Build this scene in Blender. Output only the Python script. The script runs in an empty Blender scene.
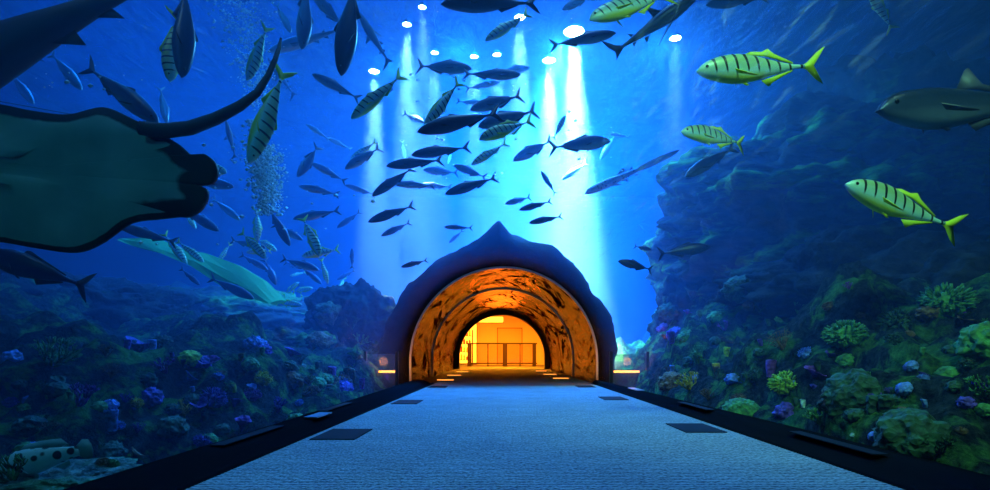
import bpy, bmesh, math, random
from mathutils import Vector, Matrix, noise, Euler
import numpy as np
SC = bpy.context.scene
COL = SC.collection
PI = math.pi
# ---------------------------------------------------------------- camera
F = 540.0; VX, VY = 504.0, 354.0; EYE = 0.65
cd = bpy.data.cameras.new('camera'); cam = bpy.data.objects.new('camera', cd); COL.objects.link(cam)
cd.lens = F/990*36; cd.sensor_width = 36; cd.clip_start = .05; cd.clip_end = 200
cd.shift_x = -(VX-495)/990; cd.shift_y = (VY-245)/990
cam.location = (0, 0, EYE); cam.rotation_euler = (PI/2, 0, 0)
SC.camera = cam
# ---------------------------------------------------------------- world and exposure
w = bpy.data.worlds.new('world'); SC.world = w; w.use_nodes = True
w.node_tree.nodes['Background'].inputs[0].default_value = (.0, .01, .03, 1)
w.node_tree.nodes['Background'].inputs[1].default_value = 0.3
vs = SC.view_settings
SC.display_settings.display_device = 'sRGB'
vs.view_transform = 'Standard'; vs.look = 'None'; vs.gamma = 1; vs.exposure = 0.0; vs.use_curve_mapping = False
SC.cycles.max_bounces = 6; SC.cycles.transparent_max_bounces = 16; SC.cycles.volume_bounces = 0
SC.cycles.sample_clamp_indirect = 4
SURF = 9.0      # height of the water surface
def P(px, py, D): return Vector(((px-VX)/F*D, D, EYE+(VY-py)/F*D))
# ---------------------------------------------------------------- lights
def area(name, loc, sx, sy, power, col, rot=(0, 0, 0)):
    l = bpy.data.lights.new(name, 'AREA'); l.shape = 'RECTANGLE'; l.size = sx; l.size_y = sy; l.energy = power; l.color = col
    o = bpy.data.objects.new(name, l); COL.objects.link(o); o.location = loc; o.rotation_euler = rot
    return o
def spot(name, loc, target, power, col, ang, blend=.6, rad=.15):
    l = bpy.data.lights.new(name, 'SPOT'); l.energy = power; l.color = col; l.spot_size = math.radians(ang); l.spot_blend = blend; l.shadow_soft_size = rad
    o = bpy.data.objects.new(name, l); COL.objects.link(o); o.location = loc
    o.rotation_euler = (Vector(target)-Vector(loc)).to_track_quat('-Z', 'Y').to_euler()
    return o
l = area('overhead_fill', (1.0, 21, 12.5), 6, 10, 25000, (.004, .17, 1.0)); l.data.spread = math.radians(110)  # added overhead fill brightening the far water
l = area('overhead_fill', (.1, 3.5, 12.0), 3.2, 12, 150, (.13, .46, 1.0)); l.data.spread = math.radians(42)  # narrow fill added to light the carpet
l = area('overhead_fill', (-9, 18, 12.5), 6, 12, 3200, (.006, .18, 1.0)); l.data.spread = math.radians(130)  # fill added for the water on the left
l = area('overhead_fill', (-5, 6, 12.5), 10, 8, 220, (.01, .28, 1.0)); l.data.spread = math.radians(130)  # weak fill added over the near left side
LAMPS = [(1.84, 14.2, 9000), (1.3, 15.6, 5000), (.4, 13.6, 2500), (-2.5, 13.9, 2500), (-3.9, 16.2, 3000), (-2.0, 13.2, 600), (-1.95, 15.2, 1200), (-.85, 15.4, 1500), (-.2, 15.3, 1500), (4.6, 14.5, 450)]  # last lamp is added, standing in for lamp reflections on the surface
for i, (x, y, e) in enumerate(LAMPS):
    spot('lamp_beam', (x, y, 9.09), (x+.1, y+.25, 0), e*(100 if i < 2 else 55), (.75, 1.0, .9), 19 if i < 2 else 17, blend=1)
spot('glow_fill', (1.5, 14.4, 9.09), (.9, 15.2, 0), 90000, (.14, .75, 1.0), 58, blend=1)  # broad spot added for the scattered glow round the lamps
for gx, gy, ge in ((1.6, 14.4, 3000), (-1.2, 14.6, 1300), (-3.2, 15.4, 700), (4.2, 14.4, 1500), (.6, 20, 600)):
    spot('glow_fill', (gx, gy, 8.95), (gx, gy+.5, 0), ge*.75, (.03, .40, 1.0), 172, blend=.3, rad=.3)  # wide spots added to brighten the water near the surface
spot('added_fill_spot', (1.6, -1.5, 7.5), (2.6, 4.2, 2.2), 2000, (.33, 1.0, .58), 44, blend=.8)
spot('added_fill_spot', (4.5, 2.0, 8.2), (3.6, 6.2, .6), 120, (.5, 1.0, .6), 60, blend=.9)  # unseen fill added over the right bank
spot('added_fill_spot', (-3.2, -2.5, 5.5), (-3.0, 3.6, 1.6), 130, (.03, .75, .95), 50, blend=.8)  # unseen teal fill added for the ray's belly
spot('added_fill_spot', (-4.5, 3.0, 8.2), (-4.5, 6.0, .4), 90, (.3, .7, .8), 60, blend=.9)  # unseen fill added over the left bank
spot('lining_fill', (-.1, 22.6, 1.9), (0, 14, 1.4), 90, (1, .13, .005), 140, blend=.8, rad=.5)  # unseen lamp added to brighten the tunnel lining
area('room_light', (-.2, 27.6, 3.3), 4.5, 3.5, 4200, (1.0, .27, .008))
# ---------------------------------------------------------------- materials
class NT:
    def __init__(s, name):
        s.m = bpy.data.materials.new(name); s.m.use_nodes = True; s.t = s.m.node_tree; s.t.nodes.clear()
        s.out = s.t.nodes.new('ShaderNodeOutputMaterial')
    def n(s, typ, _props=None, **inp):
        nd = s.t.nodes.new('ShaderNode'+typ)
        for k, v in (_props or {}).items(): setattr(nd, k, v)
        for k, v in inp.items():
            key = int(k[1:]) if k[0] == 'i' and k[1:].isdigit() else k.replace('_', ' ')
            s.set(nd.inputs[key], v)
        return nd
    def set(s, sock, v):
        if isinstance(v, bpy.types.NodeSocket): s.t.links.new(v, sock)
        elif isinstance(v, bpy.types.Node): s.t.links.new(v.outputs[0], sock)
        elif isinstance(v, (tuple, list)) and sock.type == 'RGBA' and len(v) == 3: sock.default_value = (*v, 1)
        else: sock.default_value = v
    def link(s, a, b): s.t.links.new(a, b)
    def ramp(s, fac, stops, interp='LINEAR'):
        r = s.t.nodes.new('ShaderNodeValToRGB'); r.color_ramp.interpolation = interp
        e = r.color_ramp.elements
        while len(e) < len(stops): e.new(.5)
        for q, (p, c) in zip(e, stops): q.position = p; q.color = (*c, 1) if len(c) == 3 else c
        s.set(r.inputs[0], fac); return r
def plain(name, col, rough=.5, metal=0, spec=.5, bump=None, emit=None):
    t = NT(name); b = t.n('BsdfPrincipled', Base_Color=col, Roughness=rough, Metallic=metal)
    b.inputs['Specular IOR Level'].default_value = spec
    if bump:
        sc, st = bump
        co = t.n('TexCoord'); nz = t.n('TexNoise', Vector=co.outputs['Object'], Scale=sc, Detail=5.0)
        bp = t.n('Bump', Strength=st, Distance=.05, Height=nz.outputs[0]); t.link(bp.outputs[0], b.inputs['Normal'])
    if emit: b.inputs['Emission Color'].default_value = (*emit[0], 1); b.inputs['Emission Strength'].default_value = emit[1]
    t.link(b.outputs[0], t.out.inputs[0]); return t.m
# ---------------------------------------------------------------- object helpers
def mesh_obj(name, verts, faces, mat=None, parent=None, smooth=True, mats=None, fm=None):
    me = bpy.data.meshes.new(name); me.from_pydata([tuple(v) for v in verts], [], faces); me.update()
    o = bpy.data.objects.new(name, me); COL.objects.link(o)
    for m in (mats or [mat]): me.materials.append(m)
    if fm: me.polygons.foreach_set('material_index', fm)
    if smooth: me.polygons.foreach_set('use_smooth', [True]*len(me.polygons))
    if parent: o.parent = parent
    return o
def tag(o, label=None, cat=None, group=None, kind=None):
    if label: o['label'] = label
    if cat: o['category'] = cat
    if group: o['group'] = group
    if kind: o['kind'] = kind
    return o
def empty(name, loc=(0, 0, 0)):
    o = bpy.data.objects.new(name, None); COL.objects.link(o); o.location = loc; o.empty_display_size = .1; return o
def boxmesh(boxes):
    V, Fc = [], []
    for (x0, y0, z0, x1, y1, z1) in boxes:
        b = len(V); V += [(x0,y0,z0),(x1,y0,z0),(x1,y1,z0),(x0,y1,z0),(x0,y0,z1),(x1,y0,z1),(x1,y1,z1),(x0,y1,z1)]
        Fc += [tuple(b+i for i in f) for f in ((0,3,2,1),(4,5,6,7),(0,1,5,4),(1,2,6,5),(2,3,7,6),(3,0,4,7))]
    return V, Fc
def box(name, b, mat, parent=None, kind=None):
    V, Fc = boxmesh(b if isinstance(b[0], (tuple, list)) else [b])
    o = mesh_obj(name, V, Fc, mat, parent, smooth=False)
    if kind: o['kind'] = kind
    return o
def lerp(a, b, t): return a+(b-a)*t
def interp(x, pts):
    if x <= pts[0][0]: return pts[0][1]
    for (a, u), (b, v) in zip(pts, pts[1:]):
        if x <= b: return u+(v-u)*(x-a)/(b-a)
    return pts[-1][1]
# ---------------------------------------------------------------- the water, as a body of haze around the air filled tunnel
def cx(y): return interp(y, [(-4, .29), (0, .22), (12, -.01), (23.4, -.09), (40, -.09)])
RT = 2.06
def arch(y, r, zc=.50, n=28, base=0.0):
    """points of an arch section at depth y, left foot to right foot"""
    c = cx(y); pts = [(c-r, y, base)]
    for i in range(n+1):
        a = PI-PI*i/n; pts.append((c+r*math.cos(a), y, zc+r*math.sin(a)))
    pts.append((c+r, y, base)); return pts
t = NT('haze')
v = t.n('VolumePrincipled', Color=(.22, .48, 1.0), Density=.032, Anisotropy=.45)
v.inputs['Absorption Color'].default_value = (.02, .45, .9, 1)
v.inputs['Emission Strength'].default_value = 0
t.link(v.outputs[0], t.out.inputs['Volume']); M_WATER = t.m
def build_water():
    V, Fc = boxmesh([(-24, -8, -1.9, 24, 46, SURF)])
    secs = [(-4.5, RT+.03, .50), (0, RT+.03, .50), (12, RT+.03, .50), (23.6, RT+.03, .50), (23.61, 3.3, .58), (33.6, 3.3, .58)]
    rings = []
    for (y, r, zc) in secs:
        b = len(V); p = arch(y, r, zc, base=-.12)
        if r > 4: p = [(x, yy, min(z, 3.75)) for x, yy, z in p]
        V += p; rings.append([b+i for i in range(len(p))])
    for A, B in zip(rings, rings[1:]):
        n = len(A)
        for i in range(n):
            j = (i+1) % n; Fc.append((A[i], B[i], B[j], A[j]))
    Fc.append(tuple(rings[0])); Fc.append(tuple(reversed(rings[-1])))
    o = mesh_obj('tank_water', V, Fc, M_WATER, smooth=False)
    bm = bmesh.new(); bm.from_mesh(o.data)
    # outer box outwards, inner shell pointing into the air
    bm.faces.ensure_lookup_table(); fs = bm.faces[:]
    bmesh.ops.recalc_face_normals(bm, faces=fs[:6]); bmesh.ops.recalc_face_normals(bm, faces=fs[6:]); bmesh.ops.reverse_faces(bm, faces=fs[6:])
    bm.to_mesh(o.data); bm.free()
    tag(o, kind='structure'); return o
build_water()
# ---------------------------------------------------------------- the setting
M_WALLBLUE = plain('blue_paint', (.01, .05, .22), .9, bump=(1.2, .3))
box('wall_back', (-24, 46, -1.9, 24, 46.3, 14), M_WALLBLUE, kind='structure')
box('wall_left', (-24.3, -8, -1.9, -24, 46, 14), M_WALLBLUE, kind='structure')
box('wall_right', (24, -8, -1.9, 24.3, 46, 14), M_WALLBLUE, kind='structure')
box('wall_front', (-24, -8.3, -1.9, 24, -8, 14), M_WALLBLUE, kind='structure')
box('ceiling', (-24, -8, 14, 24, 46, 14.2), M_WALLBLUE, kind='structure')
# carpet
def carpet_mat():
    t = NT('ribbed_carpet'); co = t.n('TexCoord')
    mp = t.n('Mapping', Vector=co.outputs['Object']); mp.inputs['Scale'].default_value = (1, 1, 1)
    wv = t.n('TexWave', {'wave_type': 'BANDS', 'bands_direction': 'Y'}, Vector=mp, Scale=9.0, Distortion=3.5, Detail=3.0)
    wv.inputs['Detail Scale'].default_value = 3
    n1 = t.n('TexNoise', Vector=co.outputs['Object'], Scale=2.2, Detail=4.0)
    n2 = t.n('TexNoise', Vector=co.outputs['Object'], Scale=55.0, Detail=2.0)
    m1 = t.n('Math', {'operation': 'MULTIPLY_ADD'}, i0=wv.outputs[1], i1=.5, i2=n2.outputs[0])
    r = t.ramp(m1, [(.45, (.04, .06, .075)), (.95, (.5, .56, .58))])
    mx = t.n('MixRGB', {'blend_type': 'MULTIPLY'}, Fac=.45, Color1=r, Color2=t.ramp(n1, [(.3, (.6, .6, .6)), (.7, (1, 1, 1))]))
    bp = t.n('Bump', Strength=1.0, Distance=.02, Height=m1)
    b = t.n('BsdfPrincipled', Base_Color=mx, Roughness=.95, Normal=bp)
    b.inputs['Specular IOR Level'].default_value = .1
    t.link(b.outputs[0], t.out.inputs[0]); return t.m
M_CARPET = carpet_mat()
XL, XR = -1.53, 1.92
box('floor', [(-1.78, -4.5, -.12, 2.2, 11.9, -.012), (-2.1, 11.9, -.12, 2.05, 23.6, -.012), (-3.1, 23.6, -.12, 3.1, 33.3, -.012)], plain('dark_floor', (.05, .05, .05), .6), kind='structure')
tag(box('carpet', (XL, -4.4, -.011, XR, 25.6, 0), M_CARPET), 'grey blue ribbed carpet runner laid along the tunnel floor', 'carpet')
# ---------------------------------------------------------------- water surface seen from below
def surface_mat():
    t = NT('rippled_water_surface'); co = t.n('TexCoord')
    mp = t.n('Mapping', Vector=co.outputs['Object']); mp.inputs['Scale'].default_value = (1.3, .55, 1)
    n1 = t.n('TexNoise', Vector=mp, Scale=1.5, Detail=4.0, Distortion=1.2)
    bp = t.n('Bump', Strength=1.0, Distance=.9, Height=n1.outputs[0])
    g = t.n('BsdfGlossy', Color=(.8, .95, 1), Roughness=.06, Normal=bp)
    tr = t.n('BsdfTransparent', Color=(.95, 1, 1))
    mx = t.n('MixShader', Fac=.35); t.link(tr.outputs[0], mx.inputs[1]); t.link(g.outputs[0], mx.inputs[2])
    t.link(mx.outputs[0], t.out.inputs[0]); return t.m
nx, ny = 60, 70; V = []; Fc = []
for j in range(ny+1):
    for i in range(nx+1):
        x = -24+48*i/nx; y = -8+54*j/ny
        V.append((x, y, SURF+.02+.06*noise.noise(Vector((x*.8, y*.8, 3)))))
for j in range(ny):
    for i in range(nx):
        a = j*(nx+1)+i; Fc.append((a, a+nx+1, a+nx+2, a+1))
o = mesh_obj('water_surface', V, Fc, surface_mat()); o['kind'] = 'structure'
# ---------------------------------------------------------------- acrylic tube
def acrylic_mat():
    t = NT('acrylic'); co = t.n('TexCoord')
    sx = t.n('SeparateXYZ', Vector=co.outputs['Object'])
    # angle around the tube so that the painted reflection streaks run lengthwise
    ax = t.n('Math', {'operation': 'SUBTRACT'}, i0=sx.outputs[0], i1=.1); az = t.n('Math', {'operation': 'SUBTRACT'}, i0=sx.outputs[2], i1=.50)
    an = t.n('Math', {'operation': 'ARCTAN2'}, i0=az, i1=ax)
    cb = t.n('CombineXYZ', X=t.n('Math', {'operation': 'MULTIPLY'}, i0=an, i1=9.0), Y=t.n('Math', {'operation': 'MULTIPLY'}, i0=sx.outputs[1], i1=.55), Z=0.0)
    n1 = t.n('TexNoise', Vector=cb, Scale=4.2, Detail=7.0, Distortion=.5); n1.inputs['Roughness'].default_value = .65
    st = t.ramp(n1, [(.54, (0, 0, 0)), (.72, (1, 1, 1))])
    # reflection streaks are painted on the right shoulder of the tube, angle about 0.75..1.35 rad
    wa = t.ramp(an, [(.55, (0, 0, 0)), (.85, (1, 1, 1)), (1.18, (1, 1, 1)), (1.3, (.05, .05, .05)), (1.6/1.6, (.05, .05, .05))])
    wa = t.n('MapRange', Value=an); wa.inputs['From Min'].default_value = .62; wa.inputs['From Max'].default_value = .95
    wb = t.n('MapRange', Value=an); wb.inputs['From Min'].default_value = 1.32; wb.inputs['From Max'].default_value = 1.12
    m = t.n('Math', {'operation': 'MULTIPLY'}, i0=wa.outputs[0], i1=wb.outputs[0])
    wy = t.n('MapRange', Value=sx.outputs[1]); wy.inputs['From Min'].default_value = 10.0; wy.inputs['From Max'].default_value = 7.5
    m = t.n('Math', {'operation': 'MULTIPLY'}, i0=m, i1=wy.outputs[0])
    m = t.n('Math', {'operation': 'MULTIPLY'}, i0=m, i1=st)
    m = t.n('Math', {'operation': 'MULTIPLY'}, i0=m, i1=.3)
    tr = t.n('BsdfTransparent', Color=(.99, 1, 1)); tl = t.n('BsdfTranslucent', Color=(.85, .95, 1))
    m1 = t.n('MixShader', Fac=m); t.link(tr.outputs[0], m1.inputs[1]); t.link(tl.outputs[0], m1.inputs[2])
    gl = t.n('BsdfGlossy', Color=(1, 1, 1), Roughness=.03)
    lw = t.n('LayerWeight', Blend=.12)
    f = t.n('Math', {'operation': 'MULTIPLY'}, i0=lw.outputs['Facing'], i1=.015)
    m2 = t.n('MixShader', Fac=f); t.link(m1.outputs[0], m2.inputs[1]); t.link(gl.outputs[0], m2.inputs[2])
    t.link(m2.outputs[0], t.out.inputs[0]); return t.m
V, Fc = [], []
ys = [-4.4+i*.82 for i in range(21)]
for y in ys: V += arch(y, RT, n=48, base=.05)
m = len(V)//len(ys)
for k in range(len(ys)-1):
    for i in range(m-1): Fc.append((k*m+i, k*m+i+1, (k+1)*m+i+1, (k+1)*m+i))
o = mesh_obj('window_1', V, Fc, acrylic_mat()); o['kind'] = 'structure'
box('wall_rear', (-2.2, -4.6, -.1, 2.7, -4.45, 2.9), plain('rear_black', (.01, .01, .012), .8), kind='structure')
# ---------------------------------------------------------------- kerbs, plates
M_KERB = plain('black_rubber_kerb', (.006, .007, .010), .9, spec=0, bump=(6, .1))
M_STEEL = plain('brushed_steel', (.45, .5, .55), .3, .9)
M_PLATE = plain('dark_floor_plate', (.010, .012, .018), .7, spec=.05)
for side in (-1, 1):
    V, Fc = [], []; N = 24
    inner = XL if side < 0 else XR
    for k in range(N+1):
        y = -4.4+16.3*k/N
        outer = interp(y, [(-4, 1.87 if side < 0 else 2.32), (4, 1.90 if side < 0 else 2.32), (12, 2.03 if side < 0 else 2.06)])*side
        wd = (outer-inner)
        prof = [(inner, -.011), (inner, .012), (inner+wd*.1, .02), (inner+wd*.13, .012), (inner+wd*.2, .012), (inner+wd*.3, .045), (inner+wd*.45, .07), (inner+wd*.7, .085), (inner+wd*.9, .08), (inner+wd*1.0, .06), (inner+wd*1.0, -.011)]
        V += [(px, y, pz) for px, pz in prof]
    m = 11
    for k in range(N):
        for i in range(m-1):
            f = (k*m+i, k*m+i+1, (k+1)*m+i+1, (k+1)*m+i); Fc.append(f if side > 0 else f[::-1])
    o = mesh_obj('kerb', V, Fc, M_KERB)
    tag(o, 'black rubber kerb along the %s edge of the blue carpet' % ('left' if side < 0 else 'right'), 'kerb', kind='thing')
    # slots in the kerb
pl = [((-1.47, 4.08), 'near the camera'), ((-1.47, 7.0), ''), ((-1.47, 10.4), ''), ((1.50, 4.45), ''), ((1.42, 7.6), ''), ((1.45, 10.5), '')]
plab = ['dark floor hatch by the left kerb, largest on that side', 'small dark floor hatch by the left kerb, second towards the portal', 'tiny dark floor hatch by the left kerb, just before the portal',
        'dark floor hatch by the right kerb, largest on that side', 'small dark floor hatch by the right kerb, second towards the portal', 'tiny dark floor hatch by the right kerb, just before the portal']
for ((x, y), _), lb in zip(pl, plab):
    tag(box('floor_hatch', [(x, y, .0, x+.34, y+.56, .008)], M_PLATE), lb, 'floor hatch')
SL = [(-1.80, 3.3, 'by the largest left hatch'), (-1.83, 5.3, 'between the two left hatches'), (2.05, 3.0, 'before the largest right hatch'), (2.02, 5.4, 'past the largest right hatch')]
for x, y, lb in SL:
    tag(box('vent_slot', [(x, y, .088, x+.09, y+.9, .094)], M_PLATE), 'narrow black slot cover on the kerb '+lb, 'vent')
tag(box('kerb_plate', [(-1.76, 4.75, .086, -1.64, 5.15, .096)], M_STEEL), 'small pale steel plate on the left kerb', 'metal plate')
tag(box('kerb_plate', [(2.04, 8.3, .086, 2.16, 8.9, .096)], M_STEEL), 'small pale steel plate on the right kerb', 'metal plate')
# ---------------------------------------------------------------- rock
def rock_mat(name, dark, mid, green, gscale=1.2, gthr=.52, bump=.5, diag=False):
    t = NT(name); co = t.n('TexCoord'); vec = co.outputs['Object']
    if diag:
        mp = t.n('Mapping', Vector=vec); mp.inputs['Rotation'].default_value = (0, math.radians(50), 0); mp.inputs['Scale'].default_value = (.28, .8, 1.25)
        vec = mp.outputs[0]
    n1 = t.n('TexNoise', Vector=vec, Scale=gscale, Detail=8.0, Distortion=.4); n1.inputs['Roughness'].default_value = .65
    n2 = t.n('TexNoise', Vector=vec, Scale=gscale*5.5, Detail=8.0); n2.inputs['Roughness'].default_value = .7
    c1 = t.ramp(n2, [(.36, dark), (.66, mid)])
    mk = t.ramp(n1, [(gthr, (0, 0, 0)), (gthr+.09, (1, 1, 1))])
    c2 = t.n('MixRGB', {'blend_type': 'MULTIPLY'}, Fac=.75, Color1=green, Color2=t.ramp(n2, [(.38, (.25, .25, .25)), (.62, (1, 1, 1))]))
    mx = t.n('MixRGB', Fac=mk, Color1=c1, Color2=c2)
    vo = t.n('TexVoronoi', Vector=co.outputs['Object'], Scale=gscale*4)
    h = t.n('Math', {'operation': 'MULTIPLY_ADD'}, i0=vo.outputs[0], i1=.4, i2=n2.outputs[0])
    bp = t.n('Bump', Strength=bump, Distance=.12, Height=h)
    b = t.n('BsdfPrincipled', Base_Color=mx, Roughness=.9, Normal=bp); b.inputs['Specular IOR Level'].default_value = .02
    t.link(b.outputs[0], t.out.inputs[0]); return t.m
M_ROCK = rock_mat('reef_rock_green', (.012, .018, .02), (.07, .085, .08), (.16, .40, .08), 1.1, .5, .9, True)
M_ROCKD = rock_mat('reef_rock_dark', (.008, .012, .016), (.04, .05, .05), (.06, .13, .05), .8, .58, .9)
M_PALE = rock_mat('reef_rock_pale', (.06, .12, .11), (.35, .6, .55), (.25, .6, .35), 2.2, .5, 1)
M_CLIFF = rock_mat('cliff_rock', (.015, .025, .03), (.06, .08, .085), (.22, .5, .2), .5, .5, 1, True)
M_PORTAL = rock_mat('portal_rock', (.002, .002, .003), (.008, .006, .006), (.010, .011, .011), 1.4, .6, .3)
def fr(p, o=5): return noise.fractal(p, 1.0, 2.1, o, noise_basis='PERLIN_ORIGINAL')
def rock(name, c, dims, seed, mat, sub=6, amp=.28, fq=1.1, strata=None, rot=(0, 0, 0)):
    bm = bmesh.new(); bmesh.ops.create_icosphere(bm, subdivisions=sub, radius=1)
    so = Vector((seed*7.3, seed*3.1, seed*5.7)); R = Euler(rot).to_matrix()
    for v in bm.verts:
        n = v.co.normalized()
        d = amp*fr(n*fq*1.3+so, 8) + amp*.5*abs(noise.noise(n*fq*3+so)) + amp*.35*fr(n*fq*7+so, 5)
        if strata:
            s = n.dot(Vector(strata[0]).normalized())*strata[1]+.6*noise.noise(n*2+so)
            d += strata[2]*(abs((s % 1)-.5)*2-.5)
        p = n*(1+d); v.co = R @ Vector((p.x*dims[0], p.y*dims[1], p.z*dims[2]))
    me = bpy.data.meshes.new(name); bm.to_mesh(me); bm.free()
    me.polygons.foreach_set('use_smooth', [True]*len(me.polygons)); me.materials.append(mat)
    o = bpy.data.objects.new(name, me); COL.objects.link(o); o.location = c; return o
# seabed and the two banks of the reef beside the tunnel, one height field each
def hill(x, y, px, py, rx, ry, h):
    d = ((x-px)/rx)**2+((y-py)/ry)**2
    return h*math.exp(-d*1.6)
def bank_h(x, y):
    s = 1 if x > 0 else -1; a = abs(x-(cx(y)))-2.15      # distance out from the tube
    if a < 0: return -.6
    p = Vector((x*.55, y*.55, 2.0))
    base = -.3+.5*(1-math.exp(-a*1.5))
    if s > 0:
        top = interp(y, [(-4, 1.0), (3, 1.1), (7, 1.3), (13, 1.5), (16, .4), (20, -.6)])
        base += top*min(1, max(0, (a-.25)/2.2))**.7
        base += hill(x, y, 9.5, 13, 3.6, 5, 1.2)
    else:
        top = interp(y, [(-4, .5), (3, .45), (8, .75), (13, .9), (15.5, .5), (20, -.4)])
        base += top*min(1, max(0, (a-.3)/3))**.8
        base += hill(x, y, -11, 12, 4, 4, 1.0)
    if s < 0: base -= .85*min(1, max(0, (6.8-y)/2.2))
    n = .6*fr(p, 8)+.3*abs(noise.noise(p*3.1))+.12*fr(p*6, 4)
    q = noise.noise(Vector((x*1.1, y*.9, 9)))
    st = math.floor((base+q*.3)*2.6)/2.6
    z = lerp(base, st, .45)+n*min(1, a*1.4)
    return z
M_SEABED = rock_mat('reef_bank', (.003, .005, .006), (.045, .06, .055), (.09, .24, .05), 2.4, .5, 1)
for side, nm in ((-1, 'left'), (1, 'right')):
    V, Fc = [], []; NX, NY = 220, 340
    for j in range(NY+1):
        y = -7.5+53*(j/NY)**1.35
        c = cx(y)+side*(RT+.05 if y < 24.5 else 5.2)
        for i in range(NX+1):
            x = c+side*((i/NX)**1.6*19); V.append((x, y, max(-1.8, bank_h(x, y))))
    for j in range(NY):
        for i in range(NX):
            a = j*(NX+1)+i; f = (a, a+1, a+NX+2, a+NX+1); Fc.append(f if side > 0 else f[::-1])
    o = mesh_obj('seabed_ground', V, Fc, M_SEABED); o['kind'] = 'structure'
ROCKS = [
 # centre px,py,depth, dims, seed, material, label
 (P(818, 240, 12.5), (3.6, 3.0, 2.6), 1, M_ROCK, ((-.6, .2, .9), 5, .05), 'large green streaked boulder rising above the right hand bank'),
 (P(900, 165, 14.5), (3.1, 2.6, 2.5), 2, M_ROCKD, None, 'dark rounded boulder behind the grey fish at the right edge'),
 (P(735, 300, 13), (1.5, 1.5, 1.7), 3, M_ROCK, None, 'upright dark coral rock beside the blue gap right of the portal'),
 (P(700, 330, 12.5), (1.0, 1.1, 1.3), 4, M_ROCKD, None, 'narrow coral covered rock nearest the portal on its right'),
 (P(890, 290, 9), (2.4, 1.7, .95), 5, M_ROCKD, ((0, .3, 1), 4, .05), 'low ledge rock under the brightest striped fish'),
 (P(985, 330, 7), (1.9, 1.5, 1.1), 6, M_ROCKD, None, 'dark ledge rock at the right edge of the reef'),
 (P(352, 332, 13.5), (1.05, 1.0, 1.15), 7, M_ROCKD, None, 'tall dark coral mound just left of the portal'),
 (P(300, 365, 12), (1.1, .9, .75), 8, M_ROCK, None, 'low rock at the foot of the tall mound left of the portal'),
 (P(60, 330, 13), (3.3, 2.2, 1.3), 9, M_ROCKD, ((0, .3, 1), 3, .06), 'long dark rock shelf below the giant ray'),
 (P(215, 330, 16), (3.0, 2.0, 1.1), 10, M_ROCK, None, 'low rock ridge under the crowded shoal on the left'),
 (P(20, 400, 6.5), (.9, .8, .42), 11, M_PALE, None, 'flat pale green ledge at the left edge above the spotted grouper'),
 (P(62, 487, 3.4), (.50, .45, .14), 12, M_PALE, None, 'pale speckled rock under the spotted grouper'),
]
for c, dm, sd, mt, st, lb in ROCKS:
    tag(rock('reef_rock', c, dm, sd, mt, strata=st), lb, 'rock')
o = rock('rock_cliff', (12.3, 24, 2.8), (4.6, 6, 7), 21, M_CLIFF, sub=6, amp=.22, fq=1.6, strata=((-.75, .2, .9), 7, .05))
tag(o, 'towering pale streaked cliff in the upper right of the tank', 'rock')
o = rock('rock_cliff', (-15.5, 26, -1), (5.5, 7, 4.5), 22, M_CLIFF, sub=5, amp=.25, fq=1.4)
tag(o, 'faint distant rock slope behind the giant ray', 'rock')
# ---------------------------------------------------------------- portal mound and lined tunnel
OUT = [(0, -2.9, .0), (.06, -2.88, .7), (.13, -2.78, 1.3), (.22, -2.2, 2.15), (.3, -1.72, 2.55), (.38, -1.04, 2.85), (.45, -.46, 3.3), (.495, -.12, 3.6), (.54, .18, 3.22), (.6, .55, 3.1), (.66, 1.05, 3.08), (.73, 1.56, 2.65), (.8, 2.0, 2.13), (.87, 2.4, 1.55), (.94, 2.52, .9), (1, 2.55, 0)]
M = 120; V = []; Fc = []
secs = []
def inner_pt(u, y, r):
    # feet are vertical up to .58, then the half circle
    L1 = .50; L = 2*L1+PI*r; s = u*L
    if s < L1: return (cx(y)-r, s)
    if s > L-L1: return (cx(y)+r, L-s)
    a = PI-(s-L1)/r; return (cx(y)+r*math.cos(a), .50+r*math.sin(a))
prof = [(11.86, 0, 0), (11.84, .06, 0), (11.86, .25, .1), (11.94, .5, .3), (12.15, .78, .5), (12.7, .97, .8), (13.8, 1.0, 1), (15, .98, 1.2), (17, 1.0, 1.2), (20, 1.02, 1.2), (22.5, 1.05, 1.2), (23.6, 1.25, 1.2), (28, 1.4, 1.2), (33.5, 1.4, 1.2), (34.2, 1.0, 1), (34.3, 0, 0)]
for y, k, na in prof:
    for i in range(M+1):
        u = i/M; ix, iz = inner_pt(u, y, RT)
        ox, oz = interp(u, [(a, b) for a, b, c in OUT]), interp(u, [(a, c) for a, b, c in OUT])
        oz = EYE+(oz-EYE)*1.10 if oz > EYE else oz; ox *= 1.03
        x, z = lerp(ix, ox, k), lerp(iz, oz, k)
        d = .20*na*fr(Vector((x*1.3, y*1.0, z*1.3+5)), 5)
        rr = math.hypot(x, z-.6) or 1
        V.append((x+d*x/rr, y+.3*d, max(-.1, z+d*(z-.6)/rr)))
for k in range(len(prof)-1):
    for i in range(M): Fc.append((k*(M+1)+i, (k+1)*(M+1)+i, (k+1)*(M+1)+i+1, k*(M+1)+i+1))
tag(mesh_obj('portal_mound', V, Fc, M_PORTAL), 'dark rock mound with a small peak arching over the glowing tunnel mouth', 'rock portal')
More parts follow.
